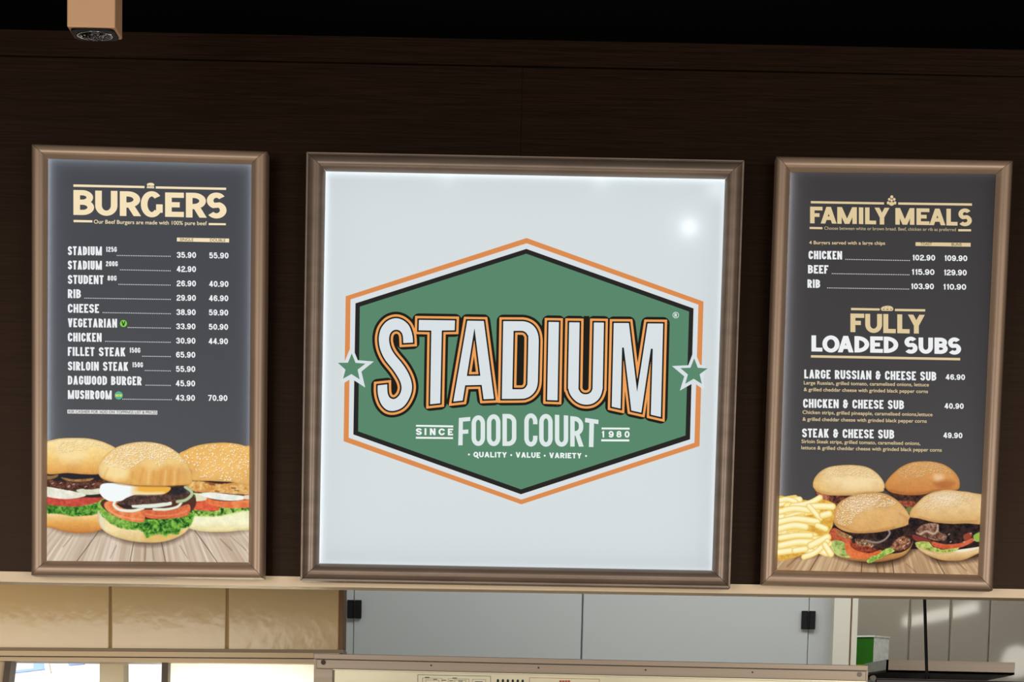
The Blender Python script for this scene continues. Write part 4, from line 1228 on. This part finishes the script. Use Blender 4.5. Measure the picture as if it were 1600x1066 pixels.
p = PX(); p.ring(ko, ki); p.build('hexagon_outline', INK, post, Z(1), label='black hexagon band')
p = PX(); p.poly(ki); p.build('hexagon_field', GREEN, post, Z(1), label='green hexagon field')
for wl, gl in (([(549.2, 539.3), (559.1, 563), (584.1, 565), (564.7, 580.7), (570.6, 605.7), (548.9, 591.6), (533, 601.5), (535, 572), (539.5, 562.7)],
                [(549.6, 552.5), (555.5, 567.1), (570.9, 568.4), (558.8, 577.8), (561.9, 592.9), (549, 584.7), (536, 592), (539.8, 577.8), (527.8, 567.1), (543.7, 566.9)]),
               ([(1084.6, 546.5), (1094, 570.4), (1102, 571), (1099.5, 592), (1100.2, 609.5), (1084, 598.2), (1062.3, 610.6), (1069.2, 588.3), (1049.9, 572.1), (1075.5, 570.9)],
                [(1084.7, 560), (1090.3, 574.8), (1105.7, 575.8), (1093.2, 585), (1096.6, 600.1), (1083.9, 592.1), (1070.7, 599.9), (1074.8, 585.3), (1063, 575.3), (1078.8, 574.8)])):
    p = PX(); p.poly(wl); p.build('star_edge', SWHITE, post, Z(2))
    p = PX(); p.poly(gl); p.build('star', GREEN, post, Z(3), label='green five-pointed star')
# STADIUM: outlines of the letters, widened into black, orange and black borders
S_OUT = [(645.2, 535.4), (644.8, 527.5), (642.9, 518.5), (638.8, 508.8), (632, 502), (625.3, 498.6), (619.3, 497.5), (612.5, 498.4), (605, 502), (599, 508), (594.9, 514.8), (592.6, 523), (591.9, 530.5), (592.6, 538.8), (594.4, 546.5), (597.8, 555), (602.4, 563),
         (608, 570.2), (613.6, 577), (619.5, 585.6), (625.0, 595.4), (627.3, 603.7), (627.0, 610), (624.6, 616.6), (619.8, 621.9), (614.3, 623.8), (608.8, 621.3), (605.9, 615.5), (605.1, 608), (605, 600.8), (590.2, 602.4), (590.1, 611.3), (591.6, 621), (595.7, 631.6),
         (602.9, 639.6), (611.3, 642.3), (620.6, 640.9), (629, 636.6), (635.8, 629), (641.3, 618), (643.7, 607), (642.7, 596.4), (639, 585.8), (633.3, 575.4), (626.6, 566.2), (620.4, 559), (614.9, 551.8), (611, 544.8), (608.8, 537.8), (607.9, 530.8), (608.8, 523.8), (611.8, 518.5), (617, 515.6), (623, 516.1), (627.5, 520), (629.6, 526), (630.2, 536.2)]


def refine(lp, corners):
    """round the sampled outline between its sharp corners"""
    n = len(lp); out = []
    P = [np.array(a) for a in lp]
    for k in range(n):
        j = (k + 1) % n
        p1, p2 = P[k], P[j]
        p0 = P[k - 1] if k not in corners else p1 * 2 - p2
        p3 = P[(j + 1) % n] if j not in corners else p2 * 2 - p1
        out.append(tuple(p1))
        if k in corners and j in corners:
            continue
        for u in (0.25, 0.5, 0.75):
            out.append(tuple(0.5 * ((2 * p1) + (p2 - p0) * u + (2 * p0 - 5 * p1 + 4 * p2 - p3) * u * u + (3 * p1 - p0 - 3 * p2 + p3) * u ** 3)))
    return out


L_S = [refine(S_OUT, {0, 29, 30, len(S_OUT) - 1})]
L_T = [[(654.6, 500.1), (710.9, 500.9), (710.3, 516.2), (690.3, 516.5), (687.8, 630.2), (672.1, 631.9), (674, 516.6), (654.2, 516.2)]]
L_A = [[(730.2, 501.3), (755.9, 501.7), (771.8, 623.3), (755.7, 624), (752.7, 601.6), (726.8, 602.2), (722.9, 626), (708.4, 627.6)], [(741.4, 512.0), (750.6, 587.4), (729.4, 587.7)]]
L_D = [[(786.4, 502.0), (811, 502.1), (818.5, 502.3), (825.5, 504.1), (832, 507.9), (837.1, 513.8), (840.3, 521.3), (841.7, 530), (841.7, 540), (840.6, 588), (840.2, 598), (838.6, 606), (834.9, 613), (829, 618.8), (822.3, 622), (815, 623.2), (784.2, 623.5)],
       [(802.4, 517.1), (814, 517.1), (818.6, 517.8), (822, 520.1), (824.7, 524.3), (825.5, 530), (824.2, 596), (823.3, 602), (820.6, 606.3), (816.5, 608.3), (811, 608.5), (800.5, 608.5)]]
L_I = [[(857.2, 503.2), (873.3, 503.5), (871.1, 625.8), (854.9, 625.2)]]
L_U = [[(889.4, 503.8), (905.6, 504), (904, 600), (904, 607), (906, 612), (910, 615.4), (915, 616.3), (920, 615.4), (924, 612), (925.8, 607), (926, 600), (928, 504.1), (943.6, 504.3), (941.8, 598), (941.3, 608), (939.3, 616.5), (935, 624), (927.6, 630), (919, 632.4), (910, 631.8), (902.5, 628.7), (896.3, 623.6), (890.8, 616), (888.2, 607.5), (887.6, 598)]]
L_M = [[(959, 504.9), (982.6, 505), (995.5, 613), (1012, 505.6), (1036.1, 505.8), (1032.5, 651.8), (1016.9, 648.2), (1020, 545), (1017, 545), (1002, 645), (986.5, 641.6), (974.8, 543.2), (972, 543.2), (969.5, 638.6), (955.9, 635.6)]]
L_D = [refine(L_D[0], {0, len(L_D[0]) - 1}), refine(L_D[1], {0, len(L_D[1]) - 1})]
L_U = [refine(L_U[0], {0, 1, 11, 12})]
STEP = 0.6
xs = np.arange(572, 1053, STEP); ys = np.arange(482, 668, STEP)
XX, YY = np.meshgrid(xs, ys)
Dm = np.full(XX.shape, 1e9); Dr = np.full(XX.shape, 1e9)
for L in (L_S, L_T, L_A, L_D, L_I, L_U, L_M):
    al = np.array([q_ for lp in L for q_ in lp])
    i0, i1 = np.searchsorted(xs, [al[:, 0].min() - 14, al[:, 0].max() + 14]); j0, j1 = np.searchsorted(ys, [al[:, 1].min() - 14, al[:, 1].max() + 14])
    sl = (slice(j0, j1), slice(i0, i1))
    Dm[sl] = np.minimum(Dm[sl], poly_field(L, XX[sl], YY[sl], True))
    Dr[sl] = np.minimum(Dr[sl], poly_field(L, XX[sl], YY[sl], False))
for nm, D, iso, mt, zk, lb in (('wordmark_edge', Dr, 10.3, emit('print_word_black', (34, 32, 27)), 2, 'black outer edge of the word STADIUM'), ('wordmark_border', Dm, 6.15, LORANGE, 3, 'orange border of the word STADIUM'),
                               ('wordmark_inline', Dm, 2.6, emit('print_word_black', (34, 32, 27)), 4, 'black inner line of the word STADIUM'), ('wordmark', Dm, 0.0, SWHITE, 5, 'white letters STADIUM')):
    p = PX(); field_fill(p, D, xs, ys, iso)
    if nm == 'wordmark_edge':
        p.poly([(811, 526), (816, 526), (815, 600), (810, 600)]); p.poly([(912, 494), (921, 494), (919, 606), (911, 606)])
        p.poly([(615, 522), (623, 522), (624, 538), (618, 545), (613.5, 535)]); p.poly([(612.5, 592), (617, 590), (620, 602), (619, 614), (613, 616)])
    p.build(nm, mt, post, Z(zk), label=lb)
# FOOD COURT and the small lines
p = PX()
p.poly([(717, 653.3), (734.9, 651.7), (734.7, 658.0), (723.3, 659.0), (723.1, 671.8), (731.8, 671.3), (731.6, 677.7), (723.0, 678.2), (722.8, 695.9), (716.0, 696.1)])
for ch, a, b, t0, t1, u0, u1 in (('O', 736.8, 757.9, 649.4, 649.0, 697, 697), ('O', 760.7, 781.9, 647.6, 647.5, 697.2, 697.3), ('D', 785.1, 806.8, 647, 647, 697, 697.2), ('C', 819.2, 839.8, 646, 646.2, 697.8, 698.1),
                                 ('O', 842.5, 863.5, 646.9, 647.1, 698.1, 698.3), ('U', 867, 887.8, 648.2, 649.6, 698.1, 698.3), ('R', 891, 912, 650.4, 652.2, 698, 698.1)):
    draw_glyph(p, ch, a, b, t0, t1, u0, u1, 6.9, 7.0, fmax=9.5)
p.poly([(914.4, 653.2), (935.2, 656.2), (934.9, 662.9), (928.1, 661.9), (927.2, 698.8), (920.1, 698.6), (920.9, 660.9), (914.1, 660.0)])
p.build('food_court_lettering', emit('print_pale_white', (222, 232, 230)), post, Z(2))
p = PX()
p.poly([(650, 664.1), (708.2, 665), (708.2, 667.9), (650, 666.8)]); p.poly([(649.7, 682.8), (707.8, 683.4), (707.8, 686.2), (649.7, 685.6)])
p.poly([(940, 668.3), (983.8, 668.6), (983.8, 671.4), (940, 671.1)]); p.poly([(939.4, 686.7), (983.2, 686.9), (983.2, 690), (939.4, 689.8)])
rules(p, BWHITE, Z(2))
p = PX()
for ch, a, b, y in (('S', 649.9, 659.1, 679.9), ('I', 663.4, 666.2, 680.0), ('N', 671.7, 680.5, 680.1), ('C', 685.2, 695.1, 680.3), ('E', 699.8, 707.9, 680.5)):
    draw_glyph(p, ch, a, b, y - 10.6, y - 10.6, y, y, 2.8, 2.5)
p.build('since_lettering', BWHITE, post, Z(2))
p = PX()
for ch, a, b, y in (('1', 939.4, 944.4, 683.7), ('9', 951, 958.9, 683.8), ('8', 963.2, 971.1, 683.8), ('0', 975.9, 983.7, 683.9)):
    draw_glyph(p, ch, a, b, y - 10.1, y - 10.1, y, y, 2.4, 2.1)
p.build('founding_year', BWHITE, post, Z(2))
p = PX()
text_line(p, 'QUALITY', 739.7, 791.9, 714.6, 715.2, 8.4, 2.2, 1.9, gap=1.2)
text_line(p, 'VALUE', 805.8, 844.2, 715.1, 715.7, 8.4, 2.2, 1.9, gap=1.2)
text_line(p, 'VARIETY', 858.2, 908.6, 715.9, 716.5, 8.4, 2.2, 1.9, gap=1.2)
for x, y in ((732.7, 710.4), (798.8, 711.3), (851.1, 712.2), (915.7, 712.7)):
    p.disc(x, y, 1.5)
p.build('tagline', BWHITE, post, Z(2))
p = PX()
p.annulus(1055.9, 492.5, 4.1, 4.9)
draw_glyph(p, 'R', 1053.9, 1057.9, 489.9, 489.9, 495.3, 495.3, 1.2, 1.0)
p.build('registered_mark', BWHITE, post, Z(2))

# ------------------------------------------------------------------ ceiling spotlight
LY = -0.857
a = at(104.5, 42, LY); b = at(180.0, 43, LY)
w = b.x - a.x; cx = (a.x + b.x) / 2; zl = a.z; cyl_ = LY + w / 2
root = empty('spotlight', (cx, cyl_, zc), 'square tan spotlight hanging from the black ceiling above the BURGERS board', 'lamp')
mb = MB(); mb.box(cx - w / 2, cx + w / 2, LY, LY + w, zl, zc)
mb.build('housing', M['lampbody'], root, bevel=0.003)
mb = MB(); r_ = w * 0.46
loop = []
for k in range(32):
    t = 2 * math.pi * k / 32
    c_, s_ = math.cos(t), math.sin(t)
    loop.append((cx + r_ * math.copysign(abs(c_) ** 0.35, c_), cyl_ + r_ * math.copysign(abs(s_) ** 0.35, s_)))
mb.prism([Vector((x, y, zl - 0.004)) for x, y in loop], [Vector((x, y, zl + 0.001)) for x, y in loop])
mb.build('bezel', M['black'], root, bevel=0.0015)


def torus(c, R, r, axis_z=True, n=48, m=10):
    mb = MB(); g = []
    for k in range(n):
        t = 2 * math.pi * k / n
        g.append([Vector(c) + Vector(((R + r * math.cos(2 * math.pi * j / m)) * math.cos(t), (R + r * math.cos(2 * math.pi * j / m)) * math.sin(t), r * math.sin(2 * math.pi * j / m))) for j in range(m)])
    for k in range(n):
        for j in range(m):
            mb.poly([g[k][j], g[(k + 1) % n][j], g[(k + 1) % n][(j + 1) % m], g[k][(j + 1) % m]])
    return mb


torus((cx, cyl_, zl - 0.004), w * 0.36, 0.0016).build('trim_ring', M['chrome'], root)
torus((cx, cyl_, zl - 0.005), w * 0.20, 0.0012).build('trim_ring', M['chrome'], root)
mb = MB()
N = 40
for i in range(6):
    for k in range(N):
        def pt(ii, kk):
            rr = w * 0.34 * ii / 6
            t = 2 * math.pi * kk / N
            return Vector((cx + rr * math.cos(t), cyl_ + rr * math.sin(t), zl - 0.0045 - 0.008 * (1 - (ii / 6) ** 2)))
        mb.poly([pt(i, k), pt(i, k + 1), pt(i + 1, k + 1), pt(i + 1, k)] if i else [pt(0, 0), pt(1, k + 1), pt(1, k)])
ln = mb.build('lens', M['lens'], root)
bm = bmesh.new(); bm.from_mesh(ln.data); bmesh.ops.remove_doubles(bm, verts=bm.verts, dist=1e-5); bm.to_mesh(ln.data); bm.free()
for pl in ln.data.polygons:
    pl.use_smooth = True

# ------------------------------------------------------------------ kitchen behind the serving hatch
TY = 0.97


def wx(px, py, y):
    return at(px, py, y).x


def wz(px, py, y):
    return at(px, py, y).z


# tan tiled wall on the left with its edge trim and the ledge under it
zt, zl2 = wz(300, 880, TY), wz(270, 1013.5, TY) - 0.012
mb = MB()
mb.box(-3.0, wx(533, 960, TY), TY + 0.004, TY + 0.12, zl2, zt + 0.5)
ng = len(mb.f)
for x0, x1 in ((-400, -12), (-8, 170.8), (174.6, 353.2), (357, 530)):
    mb.box(wx(x0, 970, TY), wx(x1, 970, TY), TY - 0.004, TY + 0.01, zl2 + 0.001, zt + 0.5)
me = mb.mesh('wall_left')
o = struct(link('wall_left', me, M['grout']))
me.materials.append(M['tile'])
for pl in me.polygons:
    if pl.index >= ng:
        pl.material_index = 1
bv = o.modifiers.new('bevel', 'BEVEL'); bv.width = 0.003; bv.segments = 2; bv.limit_method = 'ANGLE'
mb = MB(); mb.box(wx(530.5, 960, TY), wx(536.5, 960, TY), TY - 0.012, TY + 0.12, wz(533, 1018, TY), zt + 0.5)
struct(mb.build('trim_3', M['rust']))
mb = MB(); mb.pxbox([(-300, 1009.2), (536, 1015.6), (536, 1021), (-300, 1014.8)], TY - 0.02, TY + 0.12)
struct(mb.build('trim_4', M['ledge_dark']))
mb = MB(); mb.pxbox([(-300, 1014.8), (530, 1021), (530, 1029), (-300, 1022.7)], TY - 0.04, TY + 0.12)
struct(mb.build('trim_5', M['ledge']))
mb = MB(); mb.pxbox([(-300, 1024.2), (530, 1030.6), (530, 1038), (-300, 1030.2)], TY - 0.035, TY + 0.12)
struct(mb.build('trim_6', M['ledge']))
# bright opening under the ledge, built as a window: posts, blind, outside view
z0w = 0.9
mb = MB()
mb.pxbox([(8.5, 1028), (18.5, 1028), (-9.5, 1250), (-19.5, 1250)], TY - 0.02, TY + 0.06)
mb.pxbox([(253, 1030), (263, 1030), (258, 1250), (248, 1250)], TY - 0.02, TY + 0.06)
mb.box(-3.0, wx(489, 1050, TY), TY, TY + 0.08, z0w, z0w + 0.05)
wnd = struct(mb.build('window_1', M['post_dark']))
mb = MB(); mb.box(wx(-300, 1050, TY), wx(8, 1050, TY), TY + 0.0, TY + 0.03, z0w + 0.05, wz(0, 1030, TY))
mb.build('jamb', principled('cream_jamb', (232, 206, 170), 0.6), wnd)
mb = MB(); mb.box(wx(160, 1050, TY + .4), wx(197, 1050, TY + .4), TY + 0.35, TY + 0.45, 0, wz(180, 1020, TY + .35))
struct(mb.build('trim_7', M['outside_beige']))
mb = MB(); mb.poly([(wx(263.5, 1050, TY), TY + 0.03, z0w + .05), (wx(489, 1050, TY), TY + 0.03, z0w + .05), (wx(489, 1050, TY), TY + 0.03, wz(400, 1032, TY)), (wx(263.5, 1050, TY), TY + 0.03, wz(400, 1032, TY))])
mb.build('blind', translucent('cream_blind', (250, 246, 226)), wnd, label='cream blind lit by an added lamp behind it')
area_light('blind_backlight', (wx(376, 1050, TY), TY + 0.34, 1.75), (wx(376, 1050, TY), TY - 1, 1.75), 0.5, 1.0, 5.5, (1, 0.98, 0.93))  # added lamp that makes the blind glow
mb = MB(); mb.box(-5.5, wx(530, 1000, 5.5), 5.5, 5.6, 0, 4.2)
struct(mb.build('wall_outside', M['outside_wall']))
area_light('outdoor_daylight', (-2.0, 2.2, 2.75), (-2.4, 5.5, 1.9), 1.8, 0.6, 120, (0.98, 0.99, 1.0))  # lamp hidden behind the tiled wall, standing in for daylight
root = empty('awning', (at(50, 1040, 4.6).x, 4.8, at(50, 1050, 4.6).z), 'pale blue awning seen through the bright window at the far left', 'awning')
mb = MB(); mb.pxbox([(52, 1020), (72, 1020), (72, 1046), (52, 1046)], 4.6, 4.66)
mb.build('panel', M['outside_blue'], root)
mb = MB(); mb.pxbox([(-20, 1052), (71, 1043), (71, 1046), (-20, 1057)], 4.58, 4.62)
mb.build('beam', M['outside_blue'], root)
mb = MB(); mb.pxbox([(66.5, 1020), (72.5, 1020), (79, 1052), (71, 1051)], 4.57, 4.6)
mb.build('bracket', M['outside_beige'], root)
mb = MB(); mb.pxbox([(106, 1020), (132, 1020), (130, 1038), (107, 1040)], 4.9, 4.95)
mb.build('valance', M['outside_blue'], root)

mb = MB()
pa, pb_, pc = wx(526, 980, TY + .12), wx(504, 980, 3.0), wx(500, 980, 3.0)
mb.prism([Vector((pa, TY + .12, 0)), Vector((pb_, 3.06, 0)), Vector((pb_, 5.5, 0)), Vector((pb_ - .05, 5.5, 0)), Vector((pb_ - .05, 3.06, 0)), Vector((pa - .05, TY + .12, 0))],
         [Vector((pa, TY + .12, 3.2)), Vector((pb_, 3.06, 3.2)), Vector((pb_, 5.5, 3.2)), Vector((pb_ - .05, 5.5, 3.2)), Vector((pb_ - .05, 3.06, 3.2)), Vector((pa - .05, TY + .12, 3.2))])
struct(mb.build('wall_light_block', M['coldroom']))  # unseen partition, added to keep the outdoor light off the doors
# white cold-room wall with its double doors
DYY = 3.0
ztop = wz(900, 870, DYY)
mb = MB(); mb.box(wx(500, 980, DYY), wx(1303, 980, DYY), DYY + 0.02, DYY + 0.12, 0, ztop + 0.4)
mb.box(wx(500, 980, DYY), wx(552.2, 980, DYY), DYY, DYY + 0.03, 0, ztop + 0.4)
mb.box(wx(1263.6, 980, DYY), wx(1302, 980, DYY), DYY, DYY + 0.03, 0, ztop + 0.4)
struct(mb.build('wall_back', M['coldroom']))
d = []
for nm, x0, x1, hx, hy in (('door_1', 552.9, 908.3, 553.5, 952), ('door_2', 910.5, 1262.7, 1263.4, 969)):
    mb = MB(); mb.box(wx(x0, 980, DYY), wx(x1, 980, DYY), DYY - 0.004, DYY + 0.02, 0.02, ztop + 0.3)
    o = struct(mb.build(nm, M['coldroom'], bevel=0.003))
    q1, q2 = at(hx - 11.3, hy + 14, DYY - 0.02), at(hx + 11.3, hy - 14, DYY - 0.02)
    mb = MB(); xm = (q1.x + q2.x) / 2
    mb.box(q1.x, xm - 0.0015, DYY - 0.02, DYY, q1.z, q2.z); mb.box(xm + 0.0015, q2.x, DYY - 0.02, DYY, q1.z, q2.z)
    mb.cyl((xm, DYY - 0.018, q1.z + 0.003), 0.005, (0, 0, 1), q2.z - q1.z - 0.006, 12)
    mb.build('hinge', M['black'], o, bevel=0.004, label='black plastic hinge')
# cream corner post
PYY = 2.9
mb = MB(); mb.box(wx(1302.5, 980, PYY), wx(1328.2, 980, PYY), PYY, DYY + 0.12, 0, ztop + 0.4)
struct(mb.build('trim_8', M['pillar']))
mb = MB(); mb.box(wx(1328.2, 980, PYY), wx(1330.6, 980, PYY), PYY + 0.004, DYY + 0.12, 0, ztop + 0.4)
struct(mb.build('trim_9', M['rust']))
mb = MB(); mb.box(wx(1330.6, 980, PYY), wx(1339.2, 980, PYY), PYY - 0.01, DYY + 0.12, 0, ztop + 0.4)
struct(mb.build('trim_10', M['pillar']))
# grey clad wall further back on the right
CY = 4.4
mb = MB()
mb.box(wx(1200, 980, CY), 3.6, CY + 0.012, CY + 0.1, 0, 3.2)
for x0, x1 in ((1200, 1420.6), (1421.6, 1484.5), (1485.5, 1546), (1547, 1650), (1651, 1760)):
    mb.box(wx(x0, 980, CY), wx(x1, 980, CY), CY, CY + 0.02, 0, 3.2)
struct(mb.build('wall_right', M['cladding'], bevel=0.006))
# unseen tube lamp, added so its reflection makes the streaks in the cladding
lp = at(1468, 964, 6.3)
root = empty('streak_lamp', (lp.x, 2.5, lp.z + 0.05), 'unseen white tube lamp added for its streaks in the grey clad wall', 'lamp')
mb = MB()
e1, e2 = Vector((lp.x - 0.16, 2.5, lp.z - 0.03)), Vector((lp.x + 0.17, 2.5, lp.z + 0.05))
mb.cyl(e1, 0.022, e2 - e1, (e2 - e1).length, 16)
mb.build('tube', emit('lit_tube', (255, 252, 238), 11.0), root)
mb = MB(); mb.cyl(e1 + Vector((0, -0.03, 0.03)), 0.03, e2 - e1, (e2 - e1).length, 12)
mb.build('holder', M['white_card'], root)
mb = MB(); mb.cyl((lp.x, 2.47, lp.z + 0.03), 0.008, (0, 0, 1), 3.2 - lp.z - 0.03, 10)
mb.build('hanger', M['white_card'], root)
mb = MB(); mb.box(-3.2, 3.6, 0.25, 4.5, 3.2, 3.25)
struct(mb.build('ceiling_kitchen', principled('kitchen_ceiling', (190, 184, 172), 0.8)))
gp = at(1590, 1034, 6.0)  # unseen globe lamp, added for a bright patch reflected in the cladding
root = empty('glint_lamp', (gp.x, 2.8, gp.z), 'unseen white globe lamp added for its bright patch in the clad wall', 'lamp')
me = bpy.data.meshes.new('globe'); bm = bmesh.new()
bmesh.ops.create_uvsphere(bm, u_segments=24, v_segments=16, radius=0.07)
bmesh.ops.translate(bm, verts=bm.verts, vec=(gp.x, 2.8, gp.z)); bm.to_mesh(me); bm.free()
link('globe', me, emit('lit_globe', (255, 250, 235), 9.0), root)
mb = MB(); mb.cyl((gp.x, 2.8, gp.z + 0.065), 0.004, (0, 0, 1), 3.2 - gp.z - 0.065, 8)
mb.build('cord', M['black'], root)
# steel shelf with a carton
SY = 3.7
root = empty('wall_shelf', (wx(1480, 1045, SY), CY, wz(1480, 1055, SY)), 'grey steel shelf on the clad wall behind the black pole', 'shelf')
f0, f1, f2, f3 = at(1385, 1031, SY), at(1586, 1037, SY), at(1586, 1056.5, SY), at(1385, 1050.5, SY)
xl, xr = f0.x, f1.x; zt_, zb_ = f0.z, f3.z
mb = MB()
mb.box(xl, xr, SY, SY + 0.012, zb_, zt_)
mb.build('front_lip', M['steel'], root)
mb = MB()
mb.prism([Vector((xl, SY, zb_)), Vector((xl, SY, zt_)), Vector((xl + .008, SY, zt_)), Vector((xl + .008, SY, zb_))],
         [Vector((xl - .06, CY, zb_)), Vector((xl - .06, CY, zt_)), Vector((xl - .052, CY, zt_)), Vector((xl - .052, CY, zb_))])
mb.build('side_lip', M['white_card'], root)
mb = MB(); mb.prism([Vector((xl, SY, zb_)), Vector((xr, SY, zb_)), Vector((xr, SY, zb_ + .008)), Vector((xl, SY, zb_ + .008))],
                    [Vector((xl - .06, CY, zb_)), Vector((xr, CY, zb_)), Vector((xr, CY, zb_ + .008)), Vector((xl - .06, CY, zb_ + .008))])
mb.build('board', M['black'], root)
cz = zb_ + 0.008
cw = 0.105
cc = Vector((wx(1362, 1020, SY + 0.45) - 0.01, SY + 0.45, cz))
hc = wz(1362, 997, SY + 0.45) - cz
root = empty('carton', cc, 'green carton with white side standing at the left end of the steel shelf', 'carton')
th = math.radians(-38)
rot = lambda x, y: (cc.x + x * math.cos(th) - y * math.sin(th), cc.y + x * math.sin(th) + y * math.cos(th))
def cbox(x0, x1, y0, y1, z0, z1):
    m_ = MB(); lo = [Vector((*rot(x, y), z0)) for x, y in ((x0, y0), (x1, y0), (x1, y1), (x0, y1))]
    m_.prism(lo, [Vector((v.x, v.y, z1)) for v in lo]); return m_
h2 = cw / 2
cbox(-h2, h2, -h2, h2, cz, cz + hc).build('body', M['green_can'], root)
cbox(-h2 - .001, h2 * .98, -h2 - .001, -h2 + .002, cz, cz + hc * .24).build('band', M['yellow'], root, label='yellow-green lower band')
cbox(h2 - .002, h2 + .001, -h2, h2, cz, cz + hc).build('side_panel', M['white_card'], root, label='white side with faint print')
cbox(-h2 - .003, h2 + .003, -h2 - .003, h2 + .003, cz + hc, cz + hc + .006).build('lid', M['white_card'], root)
# black pole and the dark oven it stands on
OY = 1.3
zo = wz(1480, 1062.5, OY)
root = empty('oven', ((wx(1368, 1062, OY) + wx(1800, 1062, OY)) / 2, OY, 0), 'dark brown oven whose top shows at the bottom right beside the steel fridge', 'oven')
mb = MB(); mb.box(wx(1368, 1062, OY), wx(1800, 1062, OY), OY, OY + 0.55, 0.0, zo)
mb.build('body', M['oven'], root, bevel=0.004)
mb = MB(); mb.cyl(at(1364.5, 1060, OY - 0.01), 0.008, (0, 1, 0), 0.02, 16)
mb.build('hinge_pin', M['bolt'], root)
pb = at(1448.5, 1060, OY + 0.08); ptp = at(1443.8, 905, OY + 0.08)
root = empty('pole', (pb.x, pb.y, zo), 'thin black pole standing upright in front of the grey clad wall', 'pole')
mb = MB(); mb.cyl((pb.x, pb.y, zo), 0.0045, Vector((ptp.x - pb.x, 0, ptp.z - zo)), (ptp - Vector((pb.x, pb.y, zo))).length + 0.4, 14)
mb.build('tube', M['black'], root)
mb = MB(); mb.cyl((pb.x, pb.y, zo), 0.008, (0, 0, 1), 0.012, 14)
mb.build('foot', M['black'], root)

# steel fridge in front of it all, seen over its top edge
FY = 0.40
root = empty('fridge', ((wx(490, 1040, FY) + wx(1358, 1040, FY)) / 2, FY + .3, 0), 'wide brushed steel fridge back with screws, vents and a wiring label under the white doors', 'fridge')
xa, xb = wx(490, 1040, FY), wx(1357.5, 1040, FY)
ztf = min(wz(491, 1022, FY), wz(1356, 1041, FY))
mb = MB(); mb.box(xa, xb, FY + 0.012, FY + 0.5, 0.06, ztf - 0.01)
mb.build('cabinet', M['steel'], root)
for k in range(4):
    mb = MB(); mb.cyl((xa + .06 if k % 2 == 0 else xb - .06, FY + (.06 if k < 2 else .44), 0), 0.02, (0, 0, 1), 0.06, 14)
    mb.build('foot', M['black'], root)
mb = MB(); mb.pxbox([(490, 1021.2), (1356.5, 1040.2), (1356.5, 1048.4), (490, 1029.8)], FY - 0.004, FY + 0.1)
mb.build('top_rail', M['steel'], root, bevel=0.001)
mb = MB(); mb.pxbox([(494.5, 1030.6), (1353, 1049.2), (1353, 1064.4), (494.5, 1044.8)], FY, FY + 0.03)
mb.build('lower_rail', M['steel'], root, bevel=0.001)
mb = MB(); mb.pxbox([(520, 1045.8), (1353, 1064.6), (1353, 1066.8), (520, 1047.2)], FY - 0.012, FY + 0.02)
mb.build('panel_edge', M['steel_bright'], root, label='bright folded edge')
mb = MB(); zpb = 1.2
pA, pB = at(523, 1047.2, FY), at(1340, 1066, FY)
mb.prism([Vector((pA.x, FY + .002, zpb)), Vector((pB.x, FY + .002, zpb)), Vector((pB.x, FY + .002, pB.z)), Vector((pA.x, FY + .002, pA.z))],
         [Vector((pA.x, FY + .014, zpb)), Vector((pB.x, FY + .014, zpb)), Vector((pB.x, FY + .014, pB.z)), Vector((pA.x, FY + .014, pA.z))])
pan = mb.build('rear_panel', M['steel_bright'], root)
mb = MB(); mb.box(wx(492, 1050, FY), wx(519.5, 1050, FY), FY - 0.002, FY + 0.02, zpb, wz(505, 1046, FY))
mb.build('corner_post', M['steel'], root)
for sx, sy, r in ((505.2, 1035.3, .0062), (673.7, 1040, .0022), (841.5, 1043.7, .0024), (1008.8, 1047.2, .0022), (1175.8, 1050.8, .0022), (1343, 1054.2, .0062)):
    mb = MB(); mb.cyl(at(sx, sy, FY - .002), r, (0, 1, 0), .006, 16)
    mb.build('screw', M['bolt'] if sx > 1300 else M['screw'], root)
for k in range(6):
    x = 778 + 7.75 * k
    p = PX()
    t0 = 1061.2 + 0.022 * (x - 778)
    p.poly([(x - 1.8, 1075), (x - 1.8, t0 + 1.8), (x - 1.2, t0 + .5), (x, t0), (x + 1.2, t0 + .5), (x + 1.8, t0 + 1.8), (x + 1.8, 1075)])
    p.build('vent_slot', M['black'], pan, FY + .0012)
def outline(p, x0, y0, x1, y1, sl, wd):
    q_ = [(x0, y0), (x1, y0 + sl), (x1, y1 + sl), (x0, y1)]
    i_ = [(x0 + wd, y0 + wd), (x1 - wd, y0 + sl + wd), (x1 - wd, y1 + sl - wd), (x0 + wd, y1 - wd)]
    p.ring(q_, i_)
p = PX(); outline(p, 652.5, 1054.3, 767, 1090, 2.4, .7)
for x0, y0, x1, y1 in ((660, 1059.5, 691, 1085), (665, 1062.5, 686, 1085), (700, 1060.5, 733, 1085), (710, 1062.5, 728, 1085), (738, 1061.5, 759, 1085)):
    outline(p, x0, y0, x1, y1, .5, .45)
for x0, y0, wd in ((664, 1058.2, 7), (677, 1061.2, 6), (690, 1062.6, 7), (707, 1059.2, 7), (702, 1063.4, 6), (716, 1064, 7), (742, 1065, 12)):
    p.poly([(x0, y0), (x0 + wd, y0 + .1), (x0 + wd, y0 + 1.3), (x0, y0 + 1.2)])
p.build('wiring_label', M['label_ink'], pan, FY + .0012, label='thin-lined wiring diagram plate')
p = PX(); outline(p, 827, 1059.0, 937, 1095, 2.3, .6)
for k in range(4):
    p.poly([(874 + 4.4 * k, 1063.4), (877.6 + 4.4 * k, 1063.5), (877.6 + 4.4 * k, 1075), (874 + 4.4 * k, 1075)])
p.build('warning_label', M['label_red'], pan, FY + .0012, label='red-outlined warning plate')
